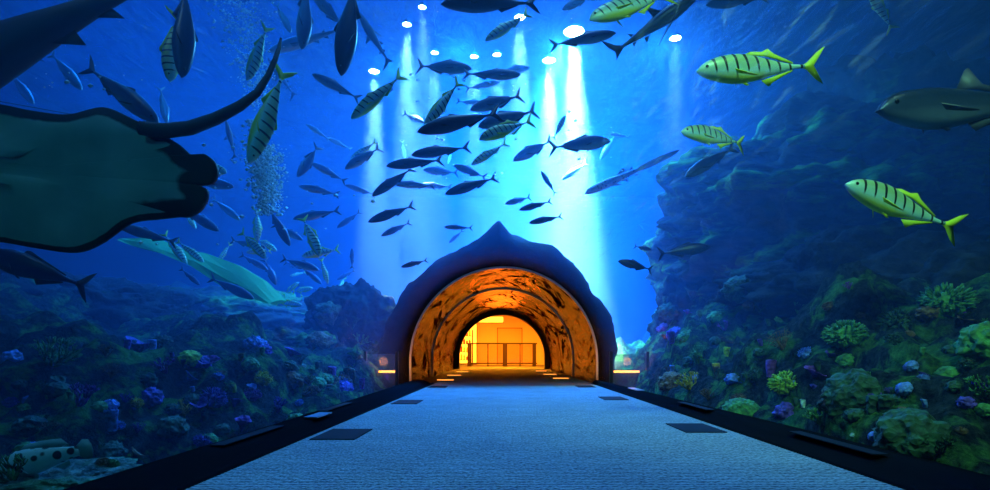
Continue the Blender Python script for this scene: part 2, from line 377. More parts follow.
def lining_mat():
    t = NT('glossy_dark_lining'); co = t.n('TexCoord')
    mp = t.n('Mapping', Vector=co.outputs['Object']); mp.inputs['Scale'].default_value = (1, .35, 1)
    n1 = t.n('TexNoise', Vector=mp, Scale=1.6, Detail=5.0, Distortion=1.4)
    n2 = t.n('TexNoise', Vector=mp, Scale=2.6, Detail=6.0, Distortion=2.0)
    c = t.ramp(n2, [(.44, (.002, .001, .001)), (.50, (.02, .008, .003)), (.62, (.13, .03, .007))])  # dark and orange patches paint reflections into the lining colour
    bp = t.n('Bump', Strength=.45, Distance=.15, Height=n1.outputs[0])
    b = t.n('BsdfPrincipled', Base_Color=c, Roughness=.26, Normal=bp)
    n3 = t.n('TexNoise', Vector=mp, Scale=.9, Detail=6.0, Distortion=2.5); n3.inputs['Roughness'].default_value = .7
    t.link(t.ramp(n3, [(.44, (.0, .0, .0)), (.56, (.42, .42, .42))]).outputs[0], b.inputs['Specular IOR Level'])  # noise in the gloss puts in dark reflection patches
    t.link(t.ramp(n3, [(.44, (1, .2, .1)), (.56, (1, .62, .4))]).outputs[0], b.inputs['Specular Tint'])
    t.link(b.outputs[0], t.out.inputs[0]); return t.m
M_LIN = lining_mat()
V, Fc = [], []; ys = [11.86+i*.72 for i in range(17)]
for y in ys:
    for i in range(M+1):
        x, z = inner_pt(i/M, y, RT-.02+ (0 if y < 12 else .0)); V.append((x, y, z))
for k in range(len(ys)-1):
    for i in range(M): Fc.append((k*(M+1)+i, k*(M+1)+i+1, (k+1)*(M+1)+i+1, (k+1)*(M+1)+i))
o = mesh_obj('wall_tunnel_lining', V, Fc, M_LIN); o['kind'] = 'structure'
def ring(name, y, r0, r1, dy, mat):
    V, Fc = [], []
    for yy, r in ((y, r0), (y, r1), (y+dy, r1), (y+dy, r0)):
        for i in range(M+1):
            x, z = inner_pt(i/M, y, r); V.append((x, yy, z))
    for k in range(4):
        k2 = (k+1) % 4
        for i in range(M): Fc.append((k*(M+1)+i, k2*(M+1)+i, k2*(M+1)+i+1, k*(M+1)+i+1))
    return mesh_obj(name, V, Fc, mat, smooth=False)
M_RINGL = plain('pale_metal_seam', (.55, .52, .5), .35, .6)
M_RINGD = plain('black_arch_frame', (.012, .014, .02), .45)
tag(ring('arch_trim', 11.80, RT-.035, RT+.005, .06, M_RINGL), 'thin pale metal arch trim around the tunnel mouth', 'arch trim')
tag(ring('arch_trim', 15.5, RT-.06, RT-.021, .10, M_RINGL), 'thin arch seam just inside the glowing tunnel', 'arch trim')
tag(ring('arch_frame', 23.2, RT-.22, RT-.0, .35, M_RINGD), 'thick black arch frame at the far end of the tunnel', 'arch frame')
# ---------------------------------------------------------------- the lit room beyond
M_OR = plain('warm_plaster', (.75, .5, .3), .8); M_ORD = plain('warm_trim', (.25, .14, .08), .7)
box('wall_room_back', (-3, 33, -.1, 3, 33.2, 3.6), M_OR, kind='structure')
box('wall_room_left', (-3.15, 23.7, -.1, -3, 33.2, 3.6), M_OR, kind='structure')
box('wall_room_right', (3, 23.7, -.1, 3.15, 33.2, 3.6), M_OR, kind='structure')
box('ceiling_room', (-3.1, 23.7, 3.45, 3.1, 33.2, 3.6), M_OR, kind='structure')
# wall around the arch
V, Fc = [], []
for i in range(M+1):
    x, z = inner_pt(i/M, 23.6, RT-.02); u = i/M
    X = -3.1 if u < .3 else (3.1 if u > .7 else lerp(-3.1, 3.1, (u-.3)/.4)); Z = lerp(-.1, 3.55, min(1, u/.3)) if u < .3 else (3.55 if u < .7 else lerp(3.55, -.1, (u-.7)/.3))
    V += [(x, 23.6, z), (X, 23.6, Z)]
for i in range(M): Fc.append((2*i, 2*i+1, 2*i+3, 2*i+2))
o = mesh_obj('wall_room_front', V, Fc, M_OR, smooth=False); o['kind'] = 'structure'
dr = box('door_1', [(-.37, 32.93, 0, 1.07, 33.0, 2.2)], plain('door_panel', (.62, .38, .2), .6), kind='structure')
box('door_frame', [(-.43, 32.9, 0, -.37, 33.0, 2.26), (1.07, 32.9, 0, 1.13, 33.0, 2.26), (-.43, 32.9, 2.2, 1.13, 33.0, 2.26)], M_ORD, dr)
M_GLOW = plain('lamp_panel', (1, .8, .5), .5, emit=((1, .42, .03), 3))
lp = tag(empty('wall_light_box', (-.85, 32.95, 2.75)), 'wide bright yellow light box high on the far orange wall', 'light box')
box('diffuser', [(-.8, -.05, -.17, .8, .0, .17)], M_GLOW, lp); box('frame', [(-.84, .0, -.21, .84, .04, .21)], M_ORD, lp)
lp = tag(empty('wall_light_panel', (-2.3, 32.85, 0)), 'tall bright yellow light panel left of the far wall', 'light panel')
box('diffuser', [(-.62, -.05, .1, .62, .0, 3.3)], M_GLOW, lp); box('frame', [(-.68, .0, .0, .68, .1, 3.4)], M_ORD, lp)
M_DKB = plain('balustrade_dark', (.03, .015, .01), .4)
def glass_mat(name, col, f=.12, r=.05):
    t = NT(name); tr = t.n('BsdfTransparent', Color=col); g = t.n('BsdfGlossy', Color=(1, 1, 1), Roughness=r)
    m = t.n('MixShader', Fac=f); t.link(tr.outputs[0], m.inputs[1]); t.link(g.outputs[0], m.inputs[2]); t.link(m.outputs[0], t.out.inputs[0]); return t.m
M_GLASS = glass_mat('balustrade_glass', (.93, .88, .8), .05)
bl = tag(empty('glass_balustrade', (0, 28.6, 0)), 'dark railed glass balustrade across the orange room', 'balustrade')
box('handrail', [(-1.95, -.05, 1.16, 1.75, .05, 1.24)], M_DKB, bl)
for a, ww in ((-1.83, .22), (-.85, .07), (.05, .25), (.85, .06), (1.6, .2)): box('post', [(a-ww/2, -.05, 0, a+ww/2, .05, 1.16)], M_DKB, bl)
box('bottom_rail', [(-1.95, -.03, .12, 1.75, .03, .19)], M_DKB, bl)
for a, b in ((-1.7, -.9), (-.8, -.1), (.2, .8), (.9, 1.48)): box('glass_pane', [(a, -.01, .19, b, .01, 1.14)], M_GLASS, bl)
# ceiling projector
pj = tag(empty('ceiling_projector', (-.15, 26.3, 2.95)), 'small dark projector hanging at the top of the far arch', 'projector')
box('mount_bar', [(-.75, -.04, -.05, .65, .04, .02)], M_DKB, pj); box('body', [(-.16, -.2, -.28, .16, .2, -.05)], M_DKB, pj); box('drop_rod', [(-.02, -.02, .02, .02, .02, .5)], M_DKB, pj)
# display stands at the left of the room
M_RED = plain('red_merchandise', (.7, .05, .02), .5); M_YEL = plain('yellow_merchandise', (.9, .5, .1), .5)
ds = tag(empty('display_stand', (-2.3, 30.2, 0)), 'display stand of red and yellow goods left of the balustrade', 'display stand')
random.seed(5)
box('upright', [(-.55, .0, 0, -.5, .4, 2.0), (.5, .0, 0, .55, .4, 2.0)], M_DKB, ds)
for z in (.3, .75, 1.2, 1.65):
    box('shelf', [(-.5, 0, z, .5, .4, z+.03)], M_DKB, ds)
gl = ['bottom', 'second', 'third', 'top']
for k, z in enumerate((.33, .78, 1.23, 1.68)):
    for i in range(6):
        h = random.uniform(.2, .36); x = -2.7+.155*i
        V, Fc = boxmesh([(-.05, -.1, 0, .05, .1, h*.8), (-.025, -.05, h*.8, .025, .05, h)])
        o = mesh_obj('boxed_souvenir', V, Fc, random.choice([M_RED, M_RED, M_YEL]), smooth=False); o.location = (x, 30.36, z)
        tag(o, 'small red or yellow boxed souvenir on the %s shelf of the display stand' % gl[k], 'souvenir', 'souvenirs on the %s shelf' % gl[k])
# orange floor light strips inside the tunnel
M_STRIP = plain('floor_light', (1, .6, .3), .5, emit=((1, .35, .05), 1.6))
SP = [(-1.45, 13.3), (-1.5, 16.2), (-1.5, 19.5), (1.5, 14.2), (1.45, 17.0), (1.4, 20.3)]
SPL = ['first on the left inside the tunnel mouth', 'second on the left inside the tunnel', 'third on the left inside the tunnel', 'first on the right inside the tunnel mouth', 'second on the right inside the tunnel', 'third on the right inside the tunnel']
for (x, y), lb in zip(SP, SPL): tag(box('floor_light', [(x-.2, y, .0, x+.2, y+.12, .02)], M_STRIP), 'thin orange floor light, '+lb, 'floor light')
# panes added as stand-ins for orange reflections, each with an added lamp behind
M_GLASS2 = glass_mat('reflection_glass', (.9, .9, .85), .3, .1)
M_ADDGLOW = plain('added_lamp_glow', (1, .5, .2), .5, emit=((1, .32, .04), 7))
for sx, x0, x1, nm in ((-1, -2.85, -2.2, 'left'), (1, 2.2, 2.95, 'right')):
    s = tag(empty('reflection_pane', ((x0+x1)/2, 11.1, -.1)), 'low glass pane added for the orange reflection on the %s side of the portal' % nm, 'reflection pane')
    hw = (x1-x0)/2
    box('glass_pane', [(-hw, -.01, 0, hw, .01, .75)], M_GLASS2, s); box('post', [(-hw-.03, -.03, 0, -hw+.03, .03, .8)], M_DKB, s); box('post', [(hw-.03, -.03, 0, hw+.03, .03, .8)], M_DKB, s)
    u = tag(empty('added_lamp', ((x0+x1)/2, 11.35, 0)), 'added orange lamp behind the %s reflection pane' % nm, 'added_lamp')
    box('lamp_lens', [(-hw*.7, -.04, .26, hw*.7, .04, .30)], M_ADDGLOW, u); box('housing', [(-hw*.8, -.06, -.25, hw*.8, .06, .26)], M_DKB, u)
    l = bpy.data.lights.new('added_lamp_glow', 'POINT'); l.energy = 26; l.color = (1, .35, .05); l.shadow_soft_size = .1  # point light added for the orange glow on the pane
    lo = bpy.data.objects.new('added_lamp_glow', l); COL.objects.link(lo); lo.location = ((x0+x1)/2, 11.25, .5)
# lamps over the water
M_LAMP = plain('lamp_face', (1, 1, 1), .5, emit=((.65, .92, 1), 120)); M_HOUS = plain('lamp_housing', (.1, .1, .1), .5, .5)
lsz = [.26, .18, .13, .11, .15, .09, .10, .11, .11, .15]
llab = ['large lamp over the brightest beam of light', 'lamp just behind the brightest beam', 'lamp over the beam above the portal peak', 'lamp over the thin beam left of centre', 'lamp behind the shark tail left of centre',
 'small lamp nearest the top edge left of centre', 'small lamp over the dark fish left of centre', 'middle one of three small lamps in the far row', 'right hand one of three small lamps in the far row', 'added lamp for the surface reflections right of centre']
for (x, y, e), s, lb in zip(LAMPS, lsz, llab):
    l = tag(empty('tank_lamp', (x, y, 9.14)), 'bright white '+lb+' above the water', 'lamp')
    V, Fc = [], []
    n = 20
    for z, r in ((-.02, s), (-.02, s+.03), (.07, s*.8), (.07, .001)): V += [(r*math.cos(2*PI*i/n), r*math.sin(2*PI*i/n), z) for i in range(n)]
    for k in range(3): Fc += [(k*n+i, k*n+(i+1) % n, (k+1)*n+(i+1) % n, (k+1)*n+i) for i in range(n)]
    mesh_obj('housing', V, Fc, M_HOUS, l)
    V = [(s*math.cos(2*PI*i/n), s*math.sin(2*PI*i/n), 0) for i in range(n)]; mesh_obj('lens', V, [tuple(range(n))], M_LAMP, l, smooth=False)
    box('hanger', [(-.006, -.006, .07, .006, .006, 4.6)], M_HOUS, l)
# ---------------------------------------------------------------- fish
def cat(x, pts):
    """smooth interpolation through a table"""
    if x <= pts[0][0]: return pts[0][1]
    if x >= pts[-1][0]: return pts[-1][1]
    for i in range(len(pts)-1):
        if pts[i][0] <= x <= pts[i+1][0]:
            p0 = pts[max(0, i-1)]; p1 = pts[i]; p2 = pts[i+1]; p3 = pts[min(len(pts)-1, i+2)]
            u = (x-p1[0])/(p2[0]-p1[0]); h = p2[0]-p1[0]
            m1 = (p2[1]-p0[1])/max(1e-6, p2[0]-p0[0])*h; m2 = (p3[1]-p1[1])/max(1e-6, p3[0]-p1[0])*h
            return (2*u**3-3*u*u+1)*p1[1]+(u**3-2*u*u+u)*m1+(-2*u**3+3*u*u)*p2[1]+(u**3-u*u)*m2
BEND = 0.0
def bend(p, k):
    """curve the body sideways: k is the total swing of the tail"""
    x, y, z = p; s = .5-x
    a = k*s*s
    return (.5-s*(1-.18*(k*s)**2) if k else x, y+a*.9, z)
def fish_mat(name, back, side, belly, rough=.35, metal=.25, bars=None, spots=None, fade=(-.05, .02, .07)):
    t = NT(name); co = t.n('TexCoord'); s = t.n('SeparateXYZ', Vector=co.outputs['Object'])
    nz = t.n('TexNoise', Vector=co.outputs['Object'], Scale=9.0, Detail=4.0)
    zz = t.n('Math', {'operation': 'MULTIPLY_ADD'}, i0=nz.outputs[0], i1=.03, i2=s.outputs[2])
    mr = t.n('MapRange', Value=zz); mr.inputs['From Min'].default_value = -.13; mr.inputs['From Max'].default_value = .13
    f = lambda z: (z+.115)/.26
    c = t.ramp(mr.outputs[0], [(f(fade[0]), belly), (f(fade[1]), side), (f(fade[2]), back)])
    col = c
    if bars:
        n, w_, lo, dark = bars
        x = t.n('Math', {'operation': 'MULTIPLY_ADD'}, i0=s.outputs[2], i1=-.25, i2=s.outputs[0])
        x = t.n('Math', {'operation': 'MULTIPLY_ADD'}, i0=nz.outputs[0], i1=.012, i2=x)
        wv = t.n('Math', {'operation': 'SINE'}, i0=t.n('Math', {'operation': 'MULTIPLY'}, i0=x, i1=2*PI*n))
        wide = t.n('Math', {'operation': 'MULTIPLY_ADD'}, i0=s.outputs[2], i1=2.2, i2=wv)
        k = t.ramp(wide, [(w_, (0, 0, 0)), (w_+.09, (1, 1, 1))])
        vz = t.n('MapRange', Value=s.outputs[2]); vz.inputs['From Min'].default_value = lo; vz.inputs['From Max'].default_value = lo+.03
        m = t.n('Math', {'operation': 'MULTIPLY'}, i0=k, i1=vz.outputs[0])
        hd = t.n('MapRange', Value=s.outputs[0]); hd.inputs['From Min'].default_value = .44; hd.inputs['From Max'].default_value = .41
        m = t.n('Math', {'operation': 'MULTIPLY'}, i0=m, i1=hd.outputs[0])
        col = t.n('MixRGB', Fac=m, Color1=col, Color2=dark)
    if spots:
        sc, th, dark = spots
        vo = t.n('TexVoronoi', Vector=co.outputs['Object'], Scale=sc); vo.inputs['Randomness'].default_value = .7
        m = t.ramp(vo.outputs['Distance'], [(th, (1, 1, 1)), (th+.08, (0, 0, 0))])
        col = t.n('MixRGB', Fac=m, Color1=col, Color2=dark)
    b = t.n('BsdfPrincipled', Base_Color=col, Roughness=rough, Metallic=metal)
    bp = t.n('Bump', Strength=.15, Distance=.01, Height=t.n('TexNoise', Vector=co.outputs['Object'], Scale=60.0).outputs[0]); t.link(bp.outputs[0], b.inputs['Normal'])
    t.link(b.outputs[0], t.out.inputs[0]); return t.m
FM = {
 'jack': fish_mat('jack_skin', (.02, .055, .15), (.08, .15, .28), (.34, .45, .55)),
 'dark': fish_mat('dark_skin', (.008, .018, .06), (.015, .035, .10), (.05, .09, .18)),
 'silver': fish_mat('silver_skin', (.10, .22, .32), (.35, .5, .6), (.6, .75, .8), .25, .4),
 'gold': fish_mat('golden_striped_skin', (.40, .62, .30), (.55, .95, .92), (.72, .90, .12), .4, .1, bars=(11.5, .78, -.045, (.006, .012, .01)), fade=(-.04, .0, .085)),
 'shark': fish_mat('shark_skin', (.035, .05, .075), (.06, .08, .11), (.30, .36, .4), .6, 0, fade=(-.06, -.02, .05)),
 'darkshark': fish_mat('dark_shark_skin', (.01, .014, .022), (.018, .024, .034), (.05, .07, .08), .6, 0, fade=(-.09, -.05, .03)),
 'zebra': fish_mat('zebra_shark_skin', (.14, .16, .15), (.18, .2, .19), (.4, .44, .42), .6, 0, spots=(26, .28, (.03, .03, .03))),
 'grouper': fish_mat('grouper_skin', (.45, .7, .72), (.5, .75, .78), (.55, .8, .8), .6, 0, spots=(9.5, .34, (.01, .02, .03))),
 'giant': fish_mat('giant_trevally_skin', (.02, .04, .09), (.05, .08, .17), (.24, .32, .48), .3, .4),
}
FIN = {'darkshark': plain('dark_shark_fin', (.01, .014, .022), .6), 'jack': plain('jack_fin', (.02, .04, .07), .5), 'dark': plain('dark_fin', (.006, .01, .02), .5), 'silver': plain('silver_fin', (.2, .35, .45), .5),
       'gold': plain('yellow_fin', (.72, .85, .03), .5), 'shark': plain('shark_fin', (.035, .05, .075), .6), 'zebra': plain('zebra_shark_fin', (.14, .16, .15), .6),
       'grouper': plain('grouper_fin', (.25, .45, .48), .6), 'giant': plain('giant_trevally_fin', (.05, .06, .10), .5)}
M_EYE = plain('eye_black', (.003, .003, .004), .1); M_IRIS = plain('eye_ring', (.35, .4, .3), .3)
# species: top, bottom, half width tables over t (0 snout .. 1 tail root), fins
TAILF = [(-.345, .012), (-.375, .03), (-.44, .105), (-.5, .15), (-.47, .08), (-.425, .02), (-.415, 0), (-.425, -.02), (-.47, -.085), (-.5, -.155), (-.44, -.108), (-.375, -.03), (-.345, -.012)]
def tail_scaled(kz, kx=1): return [(-.345-(-.345-x)*kx, z*kz) for x, z in TAILF]
SHT = [(-.34, .010), (-.40, .05), (-.5, .175), (-.465, .06), (-.43, .0), (-.445, -.05), (-.46, -.075), (-.41, -.045), (-.34, -.010)]
SP = {
 'jack': dict(top=[(0, .0), (.04, .035), (.12, .068), (.3, .108), (.45, .112), (.7, .07), (.88, .025), (1, .014)],
              bot=[(0, -.005), (.04, -.03), (.12, -.058), (.3, -.095), (.45, -.098), (.7, -.06), (.88, -.022), (1, -.014)],
              wid=[(0, .008), (.04, .024), (.15, .05), (.35, .065), (.6, .046), (.88, .014), (1, .012)],
              tail=TAILF, dorsal=[(.17, .10), (.13, .145), (.10, .152), (.02, .125), (-.25, .045), (-.25, .03), (-.05, .088)],
              anal=[(-.0, -.08), (-.04, -.13), (-.07, -.118), (-.25, -.04), (-.25, -.025), (-.1, -.06)], pect=(.2, -.01, .15, .05), pelv=[(.19, -.085), (.12, -.125), (.10, -.12), (.13, -.09)], eye=(.415, .022, .013)),
 'gold': dict(top=[(0, -.004), (.04, .036), (.1, .068), (.2, .098), (.36, .118), (.5, .108), (.72, .058), (.9, .02), (1, .013)],
              bot=[(0, -.02), (.05, -.048), (.15, -.078), (.35, -.108), (.5, -.102), (.72, -.055), (.9, -.019), (1, -.013)],
              wid=[(0, .008), (.05, .028), (.15, .05), (.35, .06), (.6, .042), (.88, .013), (1, .011)],
              tail=tail_scaled(.93), dorsal=[(.12, .112), (.06, .133), (-.02, .128), (-.07, .15), (-.12, .11), (-.27, .035), (-.27, .022), (-.08, .085), (.0, .1)],
              anal=[(-.03, -.09), (-.09, -.14), (-.12, -.11), (-.27, -.032), (-.27, -.02), (-.12, -.065)], pect=(.21, -.02, .17, .045), pelv=[(.17, -.095), (.09, -.13), (.07, -.125), (.11, -.095)], eye=(.43, .018, .014)),
 'slim': dict(top=[(0, 0), (.05, .028), (.15, .052), (.35, .075), (.5, .073), (.75, .042), (.92, .015), (1, .010)],
              bot=[(0, -.004), (.05, -.026), (.15, -.048), (.35, -.07), (.5, -.067), (.75, -.036), (.92, -.014), (1, -.010)],
              wid=[(0, .007), (.05, .022), (.15, .04), (.35, .052), (.6, .04), (.88, .012), (1, .01)],
              tail=tail_scaled(.75), dorsal=[(.14, .07), (.10, .115), (.07, .11), (.0, .08), (-.25, .03), (-.25, .018), (-.05, .06)],
              anal=[(-.06, -.055), (-.1, -.095), (-.13, -.08), (-.27, -.026), (-.27, -.014), (-.12, -.042)], pect=(.22, -.01, .11, .035), pelv=[(.17, -.06), (.12, -.09), (.10, -.085), (.12, -.06)], eye=(.425, .014, .010)),
 'shark': dict(top=[(0, .005), (.05, .028), (.15, .05), (.35, .078), (.5, .07), (.75, .038), (.92, .02), (1, .016)],
               bot=[(0, -.004), (.05, -.022), (.15, -.045), (.35, -.068), (.5, -.062), (.75, -.034), (.92, -.018), (1, -.014)],
               wid=[(0, .012), (.05, .035), (.15, .058), (.35, .07), (.6, .048), (.88, .018), (1, .014)],
               tail=SHT, dorsal=[(.13, .065), (.04, .16), (.01, .17), (.02, .12), (.03, .065)], dorsal2=[(-.2, .035), (-.25, .075), (-.24, .03)],
               anal=[(-.2, -.03), (-.26, -.065), (-.25, -.025)], pect=(.2, -.035, .24, .07), pelv=[(-.06, -.05), (-.13, -.095), (-.13, -.045)], eye=(.42, .012, .008)),
 'zebra': dict(top=[(0, .0), (.04, .028), (.15, .045), (.3, .05), (.45, .04), (.6, .028), (.8, .018), (1, .008)],
               bot=[(0, -.012), (.04, -.03), (.15, -.04), (.3, -.042), (.45, -.034), (.6, -.022), (.8, -.014), (1, -.006)],
               wid=[(0, .028), (.04, .042), (.15, .052), (.35, .046), (.6, .024), (.88, .01), (1, .005)],
               tail=[(-.05, .02), (-.2, .04), (-.38, .03), (-.5, .0), (-.46, -.02), (-.36, -.03), (-.2, -.03), (-.1, -.014)], dorsal=[(.12, .045), (.06, .085), (.03, .082), (.03, .04)], dorsal2=[(.0, .035), (-.05, .062), (-.05, .03)],
               anal=[(-.03, -.03), (-.08, -.055), (-.07, -.026)], pect=(.26, -.02, .14, .07), pelv=[(.1, -.035), (.04, -.07), (.05, -.034)], eye=(.43, .014, .006)),
 'grouper': dict(top=[(0, -.01), (.06, .05), (.16, .09), (.32, .135), (.5, .13), (.75, .085), (.92, .055), (1, .05)],
               bot=[(0, -.03), (.06, -.065), (.16, -.09), (.35, -.12), (.5, -.115), (.75, -.075), (.92, -.05), (1, -.045)],
               wid=[(0, .02), (.06, .05), (.16, .08), (.35, .09), (.6, .065), (.88, .028), (1, .02)],
               tail=[(-.345, .05), (-.42, .095), (-.48, .085), (-.5, .03), (-.5, -.03), (-.48, -.085), (-.42, -.095), (-.345, -.045)], dorsal=[(.2, .12), (.12, .17), (.0, .175), (-.12, .165), (-.22, .15), (-.27, .09), (-.2, .07), (.0, .11)],
               anal=[(-.1, -.09), (-.17, -.14), (-.24, -.11), (-.25, -.06)], pect=(.16, -.03, .13, .09), pelv=[(.16, -.1), (.08, -.16), (.06, -.14), (.08, -.1)], eye=(.40, .05, .016)),
}
for q, kz, kw in (('slim', 1.28, 1.2), ('jack', 1.08, 1.05)):
    for e in ('top', 'bot'): SP[q][e] = [(a, b*kz) for a, b in SP[q][e]]
    SP[q]['wid'] = [(a, b*kw) for a, b in SP[q]['wid']]
SP['giant'] = dict(SP['jack']); SP['giant'].update(top=[(0, -.02), (.03, .02), (.08, .06), (.16, .085), (.3, .10), (.45, .10), (.7, .065), (.88, .025), (1, .014)], dorsal=[(.05, .09), (.0, .19), (-.02, .2), (-.04, .13), (-.25, .045), (-.25, .03), (-.05, .088)])
def body_mesh(S, k, NS=30, NR=18):
    V, Fc = [], []
    for i in range(NS+1):
        t = (i/NS)**1.25; x = .5-.86*t
        zt, zb, wd = cat(t, S['top']), cat(t, S['bot']), cat(t, S['wid'])
        zc, zh = (zt+zb)/2, (zt-zb)/2
        for j in range(NR):
            a = 2*PI*j/NR; ca, sa = math.cos(a), math.sin(a)
            V.append(bend((x, wd*math.copysign(abs(ca)**.9, ca), zc+zh*math.copysign(abs(sa)**1.08, sa)), k))
    for i in range(NS):
        for j in range(NR):
            j2 = (j+1) % NR; Fc.append((i*NR+j, i*NR+j2, (i+1)*NR+j2, (i+1)*NR+j))
    # snout and tail root close to a point
    a = len(V); V.append(bend((.503, 0, (S['top'][0][1]+S['bot'][0][1])/2), k)); V.append(bend((-.362, 0, 0), k))
    for j in range(NR): Fc.append((a, (j+1) % NR, j)); Fc.append((a+1, NS*NR+j, NS*NR+(j+1) % NR))
    # a mouth line: push the front ring in on both sides
    return V, Fc
def fin_mesh(out, k, th=.005, y0=0):
    n = len(out); cxm = sum(p[0] for p in out)/n; czm = sum(p[1] for p in out)/n
    V = []
    for s in (1, -1): V += [bend((x, y0+s*th*.25, z), k) for x, z in out]
    V.append(bend((cxm, y0+th, czm), k)); V.append(bend((cxm, y0-th, czm), k))
    Fc = []
    for i in range(n):
        j = (i+1) % n
        Fc += [(i, j, 2*n), (n+j, n+i, 2*n+1), (j, i, n+i, n+j)]
    return V, Fc
def pect_mesh(p, side, k, wide):
    x0, z0, ln, ch = p; V = []
    wd = wide*.8
    for th in (.002, -.002):
        for a, b in ((0, .5), (.12, .55), (.55, .3), (1, -.1), (.75, -.35), (.35, -.5), (0, -.5)):
            # a runs outwards and back from the root, b across the chord
            px = x0-a*ln*.72+b*ch*.6; py = side*(wd+a*ln*.62+th); pz = z0-a*ln*.42+b*ch*.6+th
            V.append(bend((px, py, pz), k))
    n = 7; Fc = [tuple(range(n)), tuple(reversed(range(n, 2*n)))]+[(i, n+i, n+(i+1) % n, (i+1) % n) for i in range(n)]
    return V, Fc
def add_mesh(A, B):
    V, Fc = A; o = len(V); V2, F2 = B; return V+V2, Fc+[tuple(o+i for i in f) for f in F2]
def eye_mesh(S, side, k, sc=1.0, out=.0):
    ex, ez, er = S['eye']; t = ((.5-ex)/.86); wd = cat(t, S['wid']); er *= sc
    V, Fc = [], []
    n = 10
    for (r, d) in ((1, 0), (.8, .5), (.4, .8)):
        for j in range(n):
            a = 2*PI*j/n; zt, zb = cat(t, S['top']), cat(t, S['bot']); q = (ez+er*r*math.sin(a)-(zt+zb)/2)/((zt-zb)/2)
            V.append(bend((ex+er*r*math.cos(a), side*(wd*math.sqrt(max(.1, 1-q*q))-.002+er*(.15+d*.6)), ez+er*r*math.sin(a)), k))
    for q in range(2): Fc += [(q*n+j, q*n+(j+1) % n, (q+1)*n+(j+1) % n, (q+1)*n+j) for j in range(n)]
    Fc.append(tuple(2*n+j for j in range(n)))
    return V, Fc
PROTO = {}
def make_mesh(name, vf, mat, sm=True):
    me = bpy.data.meshes.new(name); me.from_pydata(vf[0], [], vf[1]); me.materials.append(mat); me.polygons.foreach_set('use_smooth', [sm]*len(me.polygons)); me.update(); return me
def proto(shape, skin, k, simple):
    key = (shape, skin, k, simple)
    if key in PROTO: return PROTO[key]
    S = SP[shape]; bm, fm = FM[skin], FIN[skin]; L = []
    fins = [('tail_fin', fin_mesh(S['tail'], k)), ('dorsal_fin', fin_mesh(S['dorsal'], k)), ('anal_fin', fin_mesh(S['anal'], k)), ('pelvic_fin', fin_mesh(S['pelv'], k, y0=.012))]
    if 'dorsal2' in S: fins.append(('dorsal_fin', fin_mesh(S['dorsal2'], k)))
    for s in (-1, 1): fins.append(('pectoral_fin', pect_mesh(S['pect'], s, k, cat((.5-S['pect'][0])/.86, S['wid']))))
    if simple:
        vf = body_mesh(S, k, 18, 12); nb = len(vf[1])
        for _, f in fins: vf = add_mesh(vf, f)
        me = make_mesh('fish_body', vf, bm); me.materials.append(fm)
        me.polygons.foreach_set('material_index', [0]*nb+[1]*(len(vf[1])-nb)); L.append(('body', me))
    else:
        L.append(('body', make_mesh('fish_body', body_mesh(S, k), bm)))
        for n, f in fins: L.append((n, make_mesh('fish_'+n, f, fm)))
        for s in (-1, 1):
            L.append(('eye', make_mesh('fish_eye', eye_mesh(S, s, k), M_EYE)))
    PROTO[key] = L; return L
LEN = {'jack': .95, 'gold': .72, 'slim': .9, 'shark': 2.4, 'zebra': 2.0, 'grouper': .85, 'giant': 1.1}
NAME = {'jack': 'jack_fish', 'gold': 'striped_trevally', 'slim': 'slender_fish', 'shark': 'shark', 'zebra': 'zebra_shark', 'grouper': 'spotted_grouper', 'giant': 'giant_trevally'}
def fish(shape, skin, hx, hy, tx, ty, label, L=None, f=.15, roll=0, k=0, flip=1, group=None):
    L = L or LEN[shape]; px = math.hypot(hx-tx, hy-ty); D = F*L*math.sqrt(1-f*f)/px
    h = P(hx, hy, D-f*L/2); tl = P(tx, ty, D+f*L/2)
    d = (h-tl); Lr = d.length; d.normalize(); c = (h+tl)/2
    # keep clear of the tube, the mound and the surface
    ax = math.hypot(c.x-cx(c.y), max(0, c.z-.58)); lim = 2.25 if c.y < 11.6 else 3.2
    if c.y < 34 and ax < lim+.05*0: print('NEARTUBE', label, round(D, 1), round(ax, 2))
    if max(h.z, tl.z) > SURF-.15: print('HIGH', label, round(D, 1), round(max(h.z, tl.z), 2))
    if abs(d.z) < .75:
        up = Vector((0, 0, 1))-d*d.z
    else:
        view = (c-Vector((0, 0, EYE))).normalized(); up = d.cross(view)*flip
    up.normalize(); side = up.cross(d)
    M3 = Matrix((d, side, up)).transposed()
    R = M3.to_4x4() @ Matrix.Rotation(math.radians(roll), 4, 'X')
    simple = px < 26
    pr = proto(shape, skin, k, simple)
    if simple:
        r = bpy.data.objects.new(NAME[shape], pr[0][1]); COL.objects.link(r)
    else:
        r = bpy.data.objects.new(NAME[shape], None); COL.objects.link(r); r.empty_display_size = .2
        for n, me in pr:
            o = bpy.data.objects.new(n, me); COL.objects.link(o); o.parent = r
            if n == 'tail_fin' and skin == 'gold': o['label'] = 'bright yellow forked tail fin'
    r.matrix_world = Matrix.Translation(c) @ R @ Matrix.Diagonal((Lr, Lr, Lr, 1))
    ct = {'shark': 'shark', 'zebra': 'shark'}.get(shape, 'fish')
    return tag(r, label, ct, group)
J, G, S_, D_ = ('jack', 'jack'), ('gold', 'gold'), ('slim', 'silver'), ('jack', 'dark')
SJ, SD, SG = ('slim', 'jack'), ('slim', 'dark'), ('slim', 'gold')
